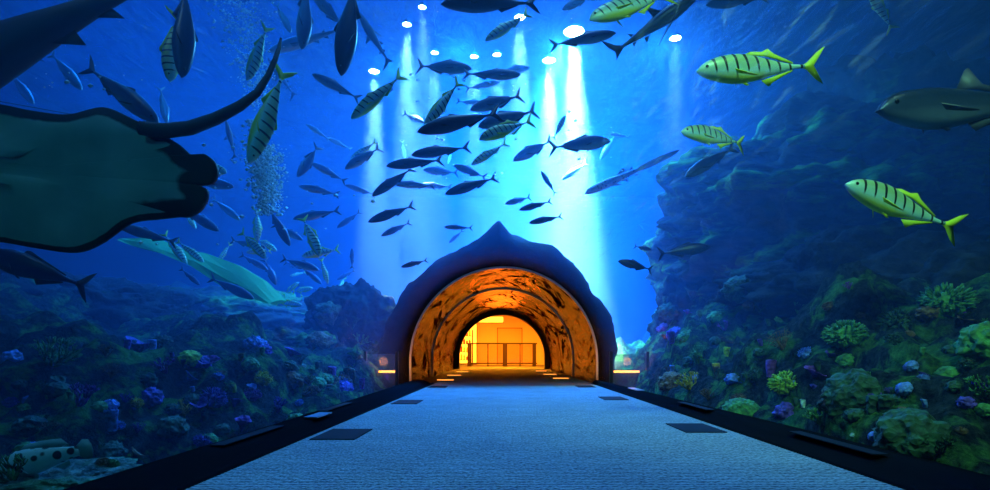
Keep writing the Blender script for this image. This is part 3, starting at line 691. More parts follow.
TAB = [
 # --- right hand side
 (G, 697, 70, 813, 71, 'yellow barred trevally swimming left in clear blue, upper of the two in a line', dict(f=.1, k=.15, roll=-8, L=.8)),
 (G, 681, 131, 753, 140, 'smaller yellow barred trevally directly below the big upper one', dict(f=.15, k=-.2, L=.8)),
 (G, 846, 183, 952, 232, 'brightest yellow green barred trevally angled head up in front of the boulder', dict(f=.1, k=.1, L=.8, roll=-4)),
 (SG, 868, -16, 893, 32, 'yellow tailed fish diving out of the top edge, only its tail showing', dict(L=.8)),
 (('giant', 'giant'), 876, 109, 1035, 112, 'grey blunt headed trevally entering at the right edge above the dark boulder', dict(L=1.25, f=.2, k=.2)),
 (SD, 706, 5, 768, -4, 'dark purple fish cut by the top edge right of the white glare', dict(L=.9)),
 (SJ, 685, 177, 736, 146, 'silver blue fish diagonally below the smaller barred trevally', dict(L=.9, f=.2)),
 (D_, 711, 247, 657, 254, 'dark plump jack facing right beside the dark rock right of the portal', dict(f=.1, L=.85)),
 (D_, 652, 250, 634, 246, 'small dark jack just left of the plump one', dict(L=.36, f=.5)),
 (D_, 618, 261, 653, 270, 'dark jack facing left below the small one right of the portal', dict(f=.1, L=.56)),
 (J, 637, 224, 646, 232, 'tiny faint jack alone above the trio right of the portal', dict(L=.6)),
 (('zebra', 'zebra'), 585, 193, 669, 160, 'zebra shark with a very long tail rising to the right', dict(f=.1, k=.35)),
 (J, 611, 141, 548, 148, 'large blue jack facing right under the brightest white beam', dict(f=.05, L=1.0)),
 (J, 513, 161, 553, 140, 'blue jack heading down left with its tail meeting the large jack in the beam', dict(f=.2)),
 (('jack', 'gold'), 566, 115, 553, 140, 'dark green fish standing upright against the white beam', dict(f=.3, L=.6, roll=30)),
 (S_, 562, 180, 587, 162, 'pale blue fish under the large jack in the beam', dict(L=.8)),
 (S_, 600, 160, 616, 133, 'thin pale fish right behind the head of the large jack', dict(L=.9)),
 (S_, 610, 134, 630, 137, 'faint pale streak of a fish to the right of the beam', dict(L=.5)),
 (SJ, 541, 171, 556, 195, 'small shark like blue fish pointing up above the three dark ones', dict(L=.6, roll=20)),
 (D_, 505, 204, 531, 197, 'uppermost of three small dark fish over the portal', dict(L=.62, f=.1)),
 (SD, 519, 210, 552, 201, 'middle one of three small dark fish over the portal', dict(L=.62)),
 (SJ, 529, 223, 563, 216, 'lowest of three small fish over the portal', dict(L=.62)),
 (SJ, 484, 176, 499, 180, 'tiny fish tail left of the three small dark fish', dict(L=.5)),
 # --- top centre and right
 (G, 589, 19, 672, -6, 'barred trevally crossing the top edge over the white glare', dict(f=.2, L=.8, roll=15)),
 (SJ, 616, 33, 549, 46, 'pale blue fish facing right across the top of the white beam', dict(L=.9)),
 (('shark', 'jack'), 700, -6, 609, 56, 'blue fish with jagged fins diving down left beside the barred trevally', dict(L=1.2, f=.1, roll=10)),
 (J, 562, 10, 592, -4, 'small blue fish cut by the top edge above the white beam', dict(L=.6)),
 (SD, 441, 4, 540, 3, 'long near black fish lying along the top edge left of the beams', dict(L=1.0, f=.1)),
 (SG, 485, 41, 530, 12, 'faint green fish rising right below the near black one', dict(L=.8)),
 (J, 472, 69, 416, 66, 'blue jack with a high tail facing right under the small lamps', dict(L=.85)),
 (SJ, 521, 75, 462, 74, 'upper blue fish of the cluster at the centre, facing right', dict(L=.85)),
 (J, 530, 68, 497, 72, 'blue jack head poking out behind the upper fish of the centre cluster', dict(L=.75)),
 (SJ, 500, 82, 465, 89, 'blue fish directly below the upper one of the centre cluster', dict(L=.8)),
 (J, 470, 110, 523, 95, 'faintly barred blue fish facing left in the centre cluster', dict(L=.8)),
 (SJ, 486, 104, 456, 101, 'blue fish showing its forked tail left of the faintly barred one', dict(L=.7)),
 (SD, 417, 132, 502, 112, 'largest dark jack facing left in the centre of the shoal', dict(L=1.0, f=.1)),
 (J, 478, 127, 538, 110, 'blue fish with a tall forked tail right of the largest dark jack', dict(L=.85)),
 (G, 479, 139, 534, 120, 'barred green fish under the tall forked tail', dict(L=.75)),
 (SG, 471, 165, 508, 142, 'blue green fish rising right beneath the barred green one', dict(L=.75)),
 (SG, 424, 126, 461, 80, 'slim green fish crossing diagonally above the largest dark jack', dict(L=.8)),
 (J, 425, 123, 403, 113, 'small blue fish tail left of the largest dark jack', dict(L=.6)),
 (SD, 411, 155, 471, 147, 'second dark jack below the largest one, facing left', dict(L=.9)),
 (SD, 386, 166, 444, 160, 'dark jack with raised tail under the second dark one', dict(L=.9)),
 (SD, 372, 196, 414, 167, 'dark jack slanting down left under the middle of the shoal', dict(L=.85)),
 (SJ, 394, 184, 436, 186, 'mid blue fish behind the slanting dark jack', dict(L=.85)),
 (SJ, 418, 185, 453, 187, 'mid blue fish to the right of the slanting dark jack', dict(L=.85)),
 (J, 423, 170, 459, 173, 'blue jack behind the middle of the shoal over the portal', dict(L=.85)),
 (D_, 453, 165, 487, 178, 'very dark fish sloping down right over the portal', dict(L=.75)),
 (SD, 445, 194, 498, 177, 'dark slim jack rising right just below the very dark sloping one', dict(L=.9)),
 (SD, 368, 222, 415, 205, 'dark jack facing left, upper of a pair left of the portal peak', dict(L=.85)),
 (SD, 381, 236, 411, 222, 'dark jack facing left, lower of a pair left of the portal peak', dict(L=.75)),
 (SD, 401, 267, 428, 260, 'small dark fish close to the portal mound on its left shoulder', dict(L=.52)),
 (SJ, 444, 227, 473, 228, 'small slim fish left of the portal peak', dict(L=.56)),
 (SD, 449, 243, 463, 230, 'tiny fish diving down beside the small slim one at the portal peak', dict(L=.5)),
 (SG, 405, 160, 402, 140, 'small upright green fish above the dark jack with raised tail', dict(L=.6)),
 (SG, 448, 164, 452, 150, 'tiny green upright fish over the very dark sloping one', dict(L=.5)),
 # --- centre left
 (SG, 351, 119, 404, 73, 'green barred fish diving down left beside the left hand beams', dict(L=.8, f=.1)),
 (SJ, 394, 89, 371, 101, 'small blue fish half hidden behind the green barred diver', dict(L=.6)),
 (SJ, 312, 74, 361, 100, 'blue fish facing up left under the upright dark fish', dict(L=.85)),
 (SD, 341, 76, 356, -26, 'big dark fish hanging head down from the top edge', dict(L=1.05, flip=-1, f=.15)),
 (('shark', 'jack'), 358, 12, 391, 66, 'blue shark like tail and fins behind the big hanging fish', dict(L=1.1)),
 (('shark', 'jack'), 268, 52, 346, 28, 'blue shark facing left at the top, crossed by a pale upright fish', dict(L=1.5, f=.1)),
 (SJ, 302, 50, 307, -22, 'pale blue upright fish crossing the blue shark', dict(L=1.0)),
 (J, 312, -6, 346, 30, 'blue fish diving right out of the top edge beside the pale upright one', dict(L=.8)),
 (S_, 291, 33, 276, 3, 'thin pale fish above the blue shark', dict(L=.65)),
 (('shark', 'jack'), 268, 58, 296, 98, 'blue fish behind the tip of the long ray tail', dict(L=1.1)),
 (SG, 247, 81, 268, 24, 'green fish head down left of the blue shark', dict(L=.8, f=.1)),
 (SG, 249, 163, 286, 66, 'long green fish head down with a bright yellow tail', dict(L=.95, f=.1)),
 (('jack', 'gold'), 170, 82, 178, 10, 'yellow green fish head down near the top left', dict(L=.75, f=.15, flip=-1)),
 (SD, 182, 78, 186, -22, 'dark fish head down just right of the yellow green one', dict(L=1.0, flip=1)),
 (SJ, 159, 123, 84, 64, 'silver backed fish sloping down right above the giant ray', dict(L=.95, f=.1)),
 (S_, 167, 124, 160, 86, 'thin faint fish to the right of the silver backed one', dict(L=.8)),
 (S_, 82, 90, 50, 52, 'pale translucent fish below the big corner shark', dict(L=.9, f=.2)),
 (S_, 34, 104, 8, 70, 'pale thin fish at the left edge above the ray', dict(L=.9, f=.2)),
 (SJ, -12, 72, 42, 56, 'faint fish at the left edge right under the corner shark', dict(L=.9)),
 (J, 345, 169, 381, 147, 'green blue jack, lower of the overlapping pair left of the shoal', dict(L=.8)),
 (SG, 350, 160, 377, 141, 'green fish, upper of the overlapping pair left of the shoal', dict(L=.7)),
 (SJ, 345, 185, 376, 195, 'small blue fish under the overlapping pair', dict(L=.8)),
 (S_, 306, 124, 330, 140, 'thin pale streaked fish alone in open water, first of two in line', dict(L=.7)),
 (S_, 328, 138, 352, 150, 'thin pale streaked fish alone in open water, second of two in line', dict(L=.7)),
 (J, 297, 177, 319, 145, 'dark blue fish steeply diving down left by the bubbles', dict(L=.75)),
 (SJ, 311, 163, 347, 182, 'silver backed blue fish behind the steep diver', dict(L=.85)),
 (SJ, 299, 186, 340, 195, 'blue fish facing left under the steep diver', dict(L=.85)),
 (SJ, 293, 219, 341, 210, 'blue fish with a lit back facing left, level with the bubbles end', dict(L=.9)),
 (SD, 337, 228, 361, 211, 'small dark fish heading down left beside the lit back fish', dict(L=.75)),
 (SD, 352, 248, 352, 269, 'tiny dark fish seen tail on above the tall coral mound', dict(L=.55)),
 (SD, 337, 280, 355, 270, 'small dark fish just over the tall coral mound', dict(L=.65)),
 (('jack', 'gold'), 339, 290, 345, 277, 'tiny green fish under the small dark one at the coral mound', dict(L=.5)),
 # --- the shoal on the left
 (SD, 290, 246, 268, 206, 'dark fish diving down right beneath the bubbles', dict(L=.85)),
 (('jack', 'gold'), 257, 242, 257, 208, 'green fish upright beneath the bubbles', dict(L=.7)),
 (G, 266, 258, 240, 231, 'fish with a yellow tail left of the upright green one', dict(L=.65)),
 (SJ, 303, 240, 272, 224, 'silver lined fish right of the dark diver under the bubbles', dict(L=.75)),
 (G, 277, 251, 256, 238, 'pale barred fish below the silver lined one', dict(L=.6)),
 (G, 320, 256, 302, 216, 'barred green fish head down right of the bubbles end', dict(L=.75)),
 (G, 302, 256, 340, 249, 'barred green fish facing left with a yellow tail behind the head down one', dict(L=.75)),
 (SG, 328, 284, 321, 258, 'small yellow green fish head down left of the coral mound', dict(L=.6)),
 (SJ, 319, 270, 281, 258, 'blue fish with a lit outline above the green cluster', dict(L=.8)),
 (SJ, 322, 284, 300, 266, 'small blue fish with a lit outline beside the green cluster', dict(L=.7)),
 (G, 246, 252, 272, 251, 'small barred fish above the turquoise slab', dict(L=.6)),
 (SJ, 268, 270, 240, 254, 'blue fish over the upper end of the green cluster', dict(L=.75)),
 (SD, 254, 299, 209, 277, 'big dark fish lying across the turquoise slab', dict(L=.95)),
 (SG, 270, 293, 245, 281, 'blue green fish right of the big dark one over the slab', dict(L=.65)),
 (SG, 218, 262, 231, 243, 'small green fish with raised tail above the slab', dict(L=.6)),
 (D_, 276, 285, 264, 258, 'dark deep bodied fish at the left of the green cluster', dict(L=.75)),
 (D_, 305, 268, 284, 262, 'dark fish at the top of the green cluster', dict(L=.7)),
 (G, 299, 282, 283, 296, 'yellow finned fish curled in the middle of the green cluster', dict(L=.6)),
 (G, 302, 305, 276, 302, 'green fish lying lowest in the cluster', dict(L=.65)),
 (SD, 276, 303, 290, 296, 'small dark fish at the lower left of the cluster', dict(L=.55)),
 (SD, 307, 310, 318, 290, 'dark purple fish at the right of the green cluster', dict(L=.6)),
 (G, 313, 288, 292, 292, 'green barred fish at the centre of the cluster', dict(L=.6)),
 (SG, 290, 276, 306, 272, 'green fish over the yellow finned one in the cluster', dict(L=.6)),
 (SG, 319, 300, 300, 296, 'green fish low on the right of the cluster', dict(L=.6)),
 (SJ, 266, 248, 230, 240, 'faint blue fish left of the pale barred one', dict(L=.8)),
 (G, 227, 172, 188, 164, 'barred fish peeping out behind the ray fin', dict(L=.62, f=.3)),
 (SJ, 234, 187, 182, 178, 'faint dark blue fish below the barred one by the ray', dict(L=.9)),
 (S_, 240, 220, 212, 198, 'thin faint fish in open water left of the bubbles end', dict(L=.8)),
 (SD, 219, 231, 178, 206, 'dark blue fish heading down right under the ray fin', dict(L=.9)),
 (SG, 196, 229, 182, 207, 'small green fish beside the dark one under the ray fin', dict(L=.6)),
 (SG, 187, 264, 163, 232, 'dark green fish over the left end of the slab', dict(L=.75)),
 (SD, 118, 226, 178, 243, 'dark fish lying above the left tip of the turquoise slab', dict(L=.9)),
 (SG, 204, 262, 176, 240, 'green fish crossing the middle of the slab', dict(L=.7)),
 (('jack', 'dark'), -20, 252, 92, 288, 'big dark fish with forked tail under the lower edge of the ray', dict(L=1.1, f=.1)),
 (SD, 200, 285, 180, 268, 'small dark fish below the slab', dict(L=.6)),
 (('shark', 'shark'), 226, 120, 236, 160, 'dark shark tail hanging behind the ray tail', dict(L=.9, f=.3)),
]
for (sh, sk), hx, hy, tx, ty, lb, kw in TAB: fish(sh, sk, hx, hy, tx, ty, lb, **kw)
fish('shark', 'darkshark', -150, 138, 170, -60, 'large dark shark sweeping across the top left corner', L=2.9, f=.1, k=-.12)
fish('grouper', 'grouper', -14, 474, 104, 444, 'pale grouper with black spots resting on the rock in the lower left', L=.74, f=.15, k=.2)
# ---------------------------------------------------------------- the giant ray
def ray():
    D0 = 3.5; sc = D0/F
    out = [(-230, 150), (-200, 110), (-140, 96), (-70, 98), (0, 105), (32, 110), (64, 112), (93, 101), (122, 112), (145, 124), (163, 134), (176, 146), (186, 142), (196, 150), (198, 162), (192, 172), (178, 175),
           (187, 178), (188, 188), (182, 200), (170, 208), (158, 209), (138, 213), (117, 219), (90, 238), (64, 250), (30, 247), (0, 242), (-60, 236), (-140, 215), (-200, 190)]
    pts = []
    for i in range(len(out)):
        a, b = out[i], out[(i+1) % len(out)]; p0 = out[i-1]; p3 = out[(i+2) % len(out)]
        for q in range(5):
            u = q/5
            pts.append(tuple(.5*((2*a[c])+(b[c]-p0[c])*u+(2*p0[c]-5*a[c]+4*b[c]-p3[c])*u*u+(3*a[c]-p0[c]-3*b[c]+p3[c])*u**3) for c in (0, 1)))
    n = len(pts); ctr = (10, 172)
    root = empty('giant_stingray', P(20, 172, D0))
    tag(root, 'giant ray showing its pale teal belly with a dark rim at the left edge', 'ray')
    cv = root.location.copy()
    V, Fc, fm = [], [], []
    RR = [1, .985, .965, .945, .925, .9, .875, .85, .82, .79, .75, .7, .6, .48, .35, .2]
    for side in (0, 1):
        for ri, r in enumerate(RR):
            for i, (x, y) in enumerate(pts):
                X = ctr[0]+(x-ctr[0])*r; Y = ctr[1]+(y-ctr[1])*r
                dome = (1-r*r)
                w_ = .05*noise.noise(Vector((X*.02, Y*.02, 1)))
                dep = (D0 + (.035+.30*dome if side else -.03*dome) + w_ + (X-20)*.0012)
                p = P(X, Y, D0)-cv; p.y = dep-D0; V.append(tuple(p))
    m = len(RR)
    for side in (0, 1):
        b = side*m*n
        for ri in range(m-1):
            for i in range(n):
                j = (i+1) % n; f = (b+ri*n+i, b+ri*n+j, b+(ri+1)*n+j, b+(ri+1)*n+i)
                Fc.append(f if side else f[::-1])
                x, y = pts[i]; lim = .885+.035*math.sin(i*.31)+.03*noise.noise(Vector((i*.35, 0, 0)))
                if y < 115 and x > -150: lim -= .05
                if x > 178: lim -= .05
                if y > 230: lim += .07
                fm.append(1 if (side or RR[ri] > lim) else 0)
        V.append(tuple((P(ctr[0], ctr[1], D0)-cv)+Vector((0, .33 if side else -.03, 0)))); c = len(V)-1
        # centre fans are added after both sides' vertices
    # fix indices: centre vertices were appended between the sides
    V2 = V[:m*n]+V[m*n+1:2*m*n+1]+[V[m*n], V[-1]]
    V = V2
    for side in (0, 1):
        b = side*m*n+(m-1)*n; c = 2*m*n+side
        for i in range(n):
            j = (i+1) % n; f = (b+i, b+j, c); Fc.append(f if side else f[::-1]); fm.append(side)
    for i in range(n):
        j = (i+1) % n; Fc.append((i, j, m*n+j, m*n+i)); fm.append(1)
    t = NT('ray_belly'); co = t.n('TexCoord'); nz = t.n('TexNoise', Vector=co.outputs['Object'], Scale=3.0, Detail=6.0)
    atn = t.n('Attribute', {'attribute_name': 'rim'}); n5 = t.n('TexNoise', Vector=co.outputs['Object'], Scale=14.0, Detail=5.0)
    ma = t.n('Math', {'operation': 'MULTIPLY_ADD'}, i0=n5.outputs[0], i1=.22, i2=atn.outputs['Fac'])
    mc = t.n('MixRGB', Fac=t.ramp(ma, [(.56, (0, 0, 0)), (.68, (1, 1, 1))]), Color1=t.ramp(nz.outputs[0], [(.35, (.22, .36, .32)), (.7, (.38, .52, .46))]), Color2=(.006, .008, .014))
    b = t.n('BsdfPrincipled', Base_Color=mc, Roughness=.6); t.link(b.outputs[0], t.out.inputs[0])
    mb = t.m; md = plain('ray_dark_rim', (.006, .008, .014), .6)
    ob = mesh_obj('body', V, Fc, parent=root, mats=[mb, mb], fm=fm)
    at = ob.data.attributes.new('rim', 'FLOAT', 'POINT'); vals = []
    def edge(X, Y):
        best = 1e9
        for i in range(n):
            (a, b), (c, d) = pts[i-1], pts[i]; ux, uy = c-a, d-b; q = max(0, min(1, ((X-a)*ux+(Y-b)*uy)/(ux*ux+uy*uy+1e-9)))
            best = min(best, math.hypot(X-a-q*ux, Y-b-q*uy))
        return best
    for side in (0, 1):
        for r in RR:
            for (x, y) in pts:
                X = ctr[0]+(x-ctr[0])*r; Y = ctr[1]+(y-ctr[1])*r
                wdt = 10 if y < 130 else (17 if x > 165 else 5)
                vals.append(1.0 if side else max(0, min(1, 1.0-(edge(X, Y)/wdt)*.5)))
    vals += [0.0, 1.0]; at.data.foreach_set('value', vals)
    # gill slits
    for i in range(5):
        x = -60-i*9; pl = [P(x, 140+i*2, D0)-cv, P(x+4, 152+i*2, D0)-cv]
        v, f = [], []
        for q in range(6):
            p = pl[0].lerp(pl[1], q/5); w = .008*math.sin(PI*q/5)+.001
            v += [(p.x-w, -.07, p.z), (p.x+w, -.07, p.z), (p.x, -.09, p.z)]
        for q in range(5):
            for e in range(3): f.append((q*3+e, q*3+(e+1) % 3, q*3+3+(e+1) % 3, q*3+3+e))
        mesh_obj('gill_slit', v, f, md, root)
    # tail
    path = [(140, 128, 9), (165, 131, 10), (190, 128, 9.5), (215, 119, 8.5), (240, 106, 7), (257, 93, 5.5), (268, 76, 4.5), (275, 60, 3.8), (279, 48, 3), (281, 38, 1.5)]
    V, Fc = [], []; N = 12
    fine = []
    for i in range(len(path)-1):
        for q in range(4):
            u = q/4; fine.append(tuple(lerp(path[i][c], path[i+1][c], u) for c in range(3)))
    fine.append(path[-1])
    for i, (x, y, r) in enumerate(fine):
        a = fine[max(0, i-1)]; b2 = fine[min(len(fine)-1, i+1)]
        tx, ty = b2[0]-a[0], b2[1]-a[1]; l = math.hypot(tx, ty); nx_, nz_ = ty/l, tx/l     # screen y runs down
        dd = .06+i*.012; c = P(x, y, D0+dd)-cv; rr = r*sc*.8
        for j in range(N):
            g = 2*PI*j/N; V.append((c.x+nx_*rr*math.cos(g), dd+rr*.7*math.sin(g), c.z+nz_*rr*math.cos(g)))
    for i in range(len(fine)-1):
        for j in range(N): Fc.append((i*N+j, i*N+(j+1) % N, (i+1)*N+(j+1) % N, (i+1)*N+j))
    Fc.append(tuple(range(N))); Fc.append(tuple(reversed([(len(fine)-1)*N+j for j in range(N)])))
    mesh_obj('tail', V, Fc, plain('ray_tail_skin', (.02, .03, .05), .6), root)
ray()
# ---------------------------------------------------------------- bubbles
M_BUB = plain('air_bubble', (.75, .95, 1), .1, spec=1)
random.seed(11)
def bubbles(cols, nm, lb):
    V, Fc = [], []
    base_v = [(0, 0, 1), (1, 0, 0), (0, 1, 0), (-1, 0, 0), (0, -1, 0), (0, 0, -1)]
    base_f = [(0, 1, 2), (0, 2, 3), (0, 3, 4), (0, 4, 1), (5, 2, 1), (5, 3, 2), (5, 4, 3), (5, 1, 4)]
    for (x0, y0, x1, y1, D, w0, w1, n) in cols:
        for _ in range(n):
            u = random.random(); x = lerp(x0, x1, u)+random.gauss(0, 1)*lerp(w0, w1, u); y = lerp(y0, y1, u)
            c = P(x, y, D+random.gauss(0, .15)); r = random.choice((.006, .009, .012, .02))*1.15; o = len(V)
            V += [(c.x+a*r*1.4, c.y+b*r, c.z+g*r) for a, b, g in base_v]; Fc += [tuple(o+i for i in f) for f in base_f]
    tag(mesh_obj(nm, V, Fc, M_BUB), lb, 'bubbles', kind='stuff')
bubbles([(268, 215, 262, 145, 7, 6, 10, 1500), (262, 150, 250, 120, 7, 9, 6, 140)], 'air_bubbles', 'dense column of air bubbles rising left of the shoal')
bubbles([(262, 110, 238, 0, 9, 8, 14, 900)], 'air_bubbles', 'loose veil of air bubbles near the surface left of the blue shark')
bubbles([(200, 140, 235, 250, 6, 50, 60, 50), (480, 60, 520, 180, 8, 60, 60, 60), (60, 60, 90, 90, 5, 40, 40, 14)], 'air_bubbles', 'scattered specks drifting in the open water')
# ---------------------------------------------------------------- turquoise slab (part of a sunken hull) under the shoal
M_SLAB = plain('turquoise_hull', (.015, .26, .02), .8, bump=(3, .2))
V, Fc = [], []; D = 11.2
top = [(132, 239), (152, 236), (174, 247), (205, 253), (235, 264), (262, 280), (282, 300)]
bot = [(134, 245), (150, 251), (174, 257), (205, 270), (235, 290), (262, 301), (280, 306)]
for yy in (0, .25):
    for a, b in zip(top, bot):
        for u in (0, .33, .66, 1):
            p = P(lerp(a[0], b[0], u), lerp(a[1], b[1], u), D); V.append((p.x, p.y+yy-.5*u+(.1*math.sin(PI*u) if yy else -.1*math.sin(PI*u)), p.z))
n = len(top)
for i in range(n-1):
    for q in range(3):
        a = i*4+q; Fc.append((a, a+1, a+5, a+4)); a += 4*n; Fc.append((a, a+4, a+5, a+1))
    for q in (0, 3):
        a = i*4+q; Fc.append((a, a+4, a+4+4*n, a+4*n) if q == 0 else (a, a+4*n, a+4+4*n, a+4))
for i in (0, n-1):
    for q in range(3): a = i*4+q; Fc.append((a, a+4*n, a+1+4*n, a+1) if i == 0 else (a, a+1, a+1+4*n, a+4*n))
tag(mesh_obj('sunken_hull_plank', V, Fc, M_SLAB, smooth=False), 'long turquoise slab of a sunken hull lying behind the crowded shoal', 'wreck plank')
# ---------------------------------------------------------------- corals, set down on the reef where it carries them
from mathutils.bvhtree import BVHTree
bpy.context.view_layer.update()
_v, _f = [], []
for o in list(COL.objects):
    if o.name.split('.')[0] in ('reef_rock', 'seabed_ground'):
        b = len(_v); mw = o.matrix_world; _v += [mw @ v.co for v in o.data.vertices]; _f += [tuple(b+i for i in p.vertices) for p in o.data.polygons]
REEF = BVHTree.FromPolygons(_v, _f)
def hit(px, py):
    d = P(px, py, 1.0)-Vector((0, 0, EYE)); d.normalize()
    r = REEF.ray_cast(Vector((0, 0, EYE))+d*2.0, d, 60)
    return r[0], r[1]
def ncol(c, k): return tuple(min(1, x*k) for x in c)
CM = {}
def cmat(c, kind='rough'):
    key = (c, kind)
    if key in CM: return CM[key]
    t = NT('coral_'+kind); co = t.n('TexCoord'); nz = t.n('TexNoise', Vector=co.outputs['Object'], Scale=14.0, Detail=6.0)
    vo = t.n('TexVoronoi', Vector=co.outputs['Object'], Scale=22.0)
    r = t.ramp(nz.outputs[0], [(.35, ncol(c, .35)), (.65, ncol(c, 1.3))])
    bp = t.n('Bump', Strength=.8, Distance=.03, Height=vo.outputs[0] if kind == 'rough' else nz.outputs[0])
    b = t.n('BsdfPrincipled', Base_Color=r, Roughness=.8, Normal=bp); t.link(b.outputs[0], t.out.inputs[0]); CM[key] = t.m; return t.m
def tube_vf(path, rads, N=9, cap=True):
    V, Fc = [], []
    for i, (p, r) in enumerate(zip(path, rads)):
        a = path[max(0, i-1)]; b = path[min(len(path)-1, i+1)]; d = (Vector(b)-Vector(a)).normalized()
        s = d.orthogonal().normalized(); u = d.cross(s)
        for j in range(N):
            g = 2*PI*j/N; V.append(Vector(p)+s*(r*math.cos(g))+u*(r*math.sin(g)))
    n = len(path)
    for i in range(n-1):
        for j in range(N): Fc.append((i*N+j, i*N+(j+1) % N, (i+1)*N+(j+1) % N, (i+1)*N+j))
    if cap: Fc.append(tuple(reversed(range(N)))); Fc.append(tuple((n-1)*N+j for j in range(N)))
    return V, Fc
def c_branch(r, rng, n=9, spread=.75, thick=.07):
    V, Fc = [], []
    def grow(p, d, l, rad, dep):
        nonlocal V, Fc
        q = p+d*l*.5+Vector((rng.uniform(-.1, .1), rng.uniform(-.1, .1), .05))*l; e = p+d*l
        V, Fc = add_mesh((V, Fc), tube_vf([p, q, e], [rad, rad*.85, rad*.55], 6))
        if dep:
            for _ in range(rng.choice((2, 3))):
                nd = (d+Vector((rng.uniform(-1, 1), rng.uniform(-1, 1), rng.uniform(-.2, .8)))*.75).normalized(); grow(e, nd, l*.62, rad*.62, dep-1)
    for _ in range(n):
        d = Vector((rng.uniform(-1, 1)*spread, rng.uniform(-1, 1)*spread, 1)).normalized(); grow(Vector((0, 0, -.1*r)), d, r*.95, r*thick*1.6, 2)
    return V, Fc
def c_ball(r, rng, ridged=False, flat=.75):
    bm = bmesh.new(); bmesh.ops.create_icosphere(bm, subdivisions=4, radius=1); so = Vector((rng.random()*50,)*3)
    for v in bm.verts:
        n = v.co.normalized(); d = .12*fr(n*1.5+so, 3)
        if ridged:
            w_ = n*4+Vector((noise.noise(n*2+so), noise.noise(n*2.3-so), noise.noise(n*2.1+so*2)))*1.6; d += .09*math.sin(w_.x*3.1)*math.cos(w_.y*2.7)+.05*math.sin(w_.z*6)
        else: d += .3*fr(n*2.6+so, 5)+.12*abs(noise.noise(n*9+so))
        v.co = Vector((n.x*(1+d)*r, n.y*(1+d)*r, n.z*(1+d)*r*flat+r*flat*.35))
    V = [v.co.copy() for v in bm.verts]; Fc = [tuple(v.index for v in f.verts) for f in bm.faces]; bm.free(); return V, Fc
def c_spiky(r, rng, n=150):
    """a cushion of short upright fingers"""
    V, Fc = c_ball(r*.72, rng, flat=.7)
    for i in range(n):
        a = rng.uniform(0, 2*PI); z = rng.uniform(-.05, 1); q = math.sqrt(max(0, 1-z*z)); d = Vector((q*math.cos(a), q*math.sin(a), z))
        p = Vector((d.x*r*.7, d.y*r*.7, d.z*r*.5+r*.2)); e = p+d*r*rng.uniform(.18, .32)
        V, Fc = add_mesh((V, Fc), tube_vf([p, (p+e)/2, e], [r*.04, r*.045, r*.02], 5))
    return V, Fc
def c_cup(r, rng, h=.8):
    V, Fc = [], []; N = 28; prof = [(.12, 0), (.16, .15), (.35, .45), (.7, .8), (1.0, 1.0), (.95, 1.02), (.62, .82), (.25, .5), (.02, .35)]
    for k, (a, z) in enumerate(prof):
        for j in range(N):
            g = 2*PI*j/N; w_ = 1+.13*a*math.sin(3*g+k*.1)+.07*a*math.sin(7*g)
            V.append((a*r*w_*math.cos(g), a*r*w_*math.sin(g)*.85, z*r*h+.12*r*a*math.sin(2*g)))
    for k in range(len(prof)-1):
        for j in range(N): Fc.append((k*N+j, k*N+(j+1) % N, (k+1)*N+(j+1) % N, (k+1)*N+j))
    return V, Fc
def c_tube(r, rng, h=1.0, rad=.22):
    N = 12; V, Fc = [], []; lx, ly = rng.uniform(-.2, .2), rng.uniform(-.2, .2)
    prof = [(.75, 0), (.85, .2), (1, .5), (1.08, .85), (1.12, .97), (1.0, 1.0), (.72, .97), (.62, .7), (.5, .4)]
    for a, z in prof:
        for j in range(N):
            g = 2*PI*j/N; w_ = 1+.08*math.sin(4*g+z*5)
            V.append((a*rad*r*w_*math.cos(g)+lx*z*z*r, a*rad*r*w_*math.sin(g)+ly*z*z*r, z*r*h))
    for k in range(len(prof)-1):
        for j in range(N): Fc.append((k*N+j, k*N+(j+1) % N, (k+1)*N+(j+1) % N, (k+1)*N+j))
    Fc.append(tuple(reversed([(len(prof)-1)*N+j for j in range(N)]))); return V, Fc
def c_fan(r, rng):
    V, Fc = [], []
    for k in range(15):
        a = lerp(-1.1, 1.1, k/14); p = [Vector((0, 0, 0))]
        L = r*rng.uniform(.85, 1.1)
        for q in range(1, 6): p.append(Vector((math.sin(a*(.5+.5*q/5))*L*q/5, .05*r*math.sin(q+k), math.cos(a*(.5+.5*q/5))*L*q/5)))
        V, Fc = add_mesh((V, Fc), tube_vf(p, [r*.035, r*.03, r*.026, r*.022, r*.018, r*.012], 5))
    for rr in (.35, .5, .65, .8, .92):
        p = [Vector((math.sin(lerp(-1, 1, j/12))*r*rr, 0, math.cos(lerp(-1, 1, j/12))*r*rr)) for j in range(13)]
        V, Fc = add_mesh((V, Fc), tube_vf(p, [r*.014]*13, 4))
    return V, Fc
PUR, VIO, YEL, LIM, GRN, DKG, BRN, BLU, PAL = (.10, .05, .42), (.20, .05, .38), (.55, .42, .02), (.32, .55, .03), (.07, .26, .06), (.02, .08, .035), (.16, .09, .03), (.12, .25, .7), (.5, .75, .7)
NMS = {'branch': ('branching_coral', 'coral'), 'ball': ('brain_coral', 'coral'), 'lump': ('lumpy_coral', 'coral'), 'spiky': ('finger_coral', 'coral'), 'cup': ('cup_coral', 'coral'), 'tube': ('tube_sponge', 'sponge'), 'tubes': ('tube_sponge', 'sponge'), 'fan': ('sea_fan', 'sea fan')}
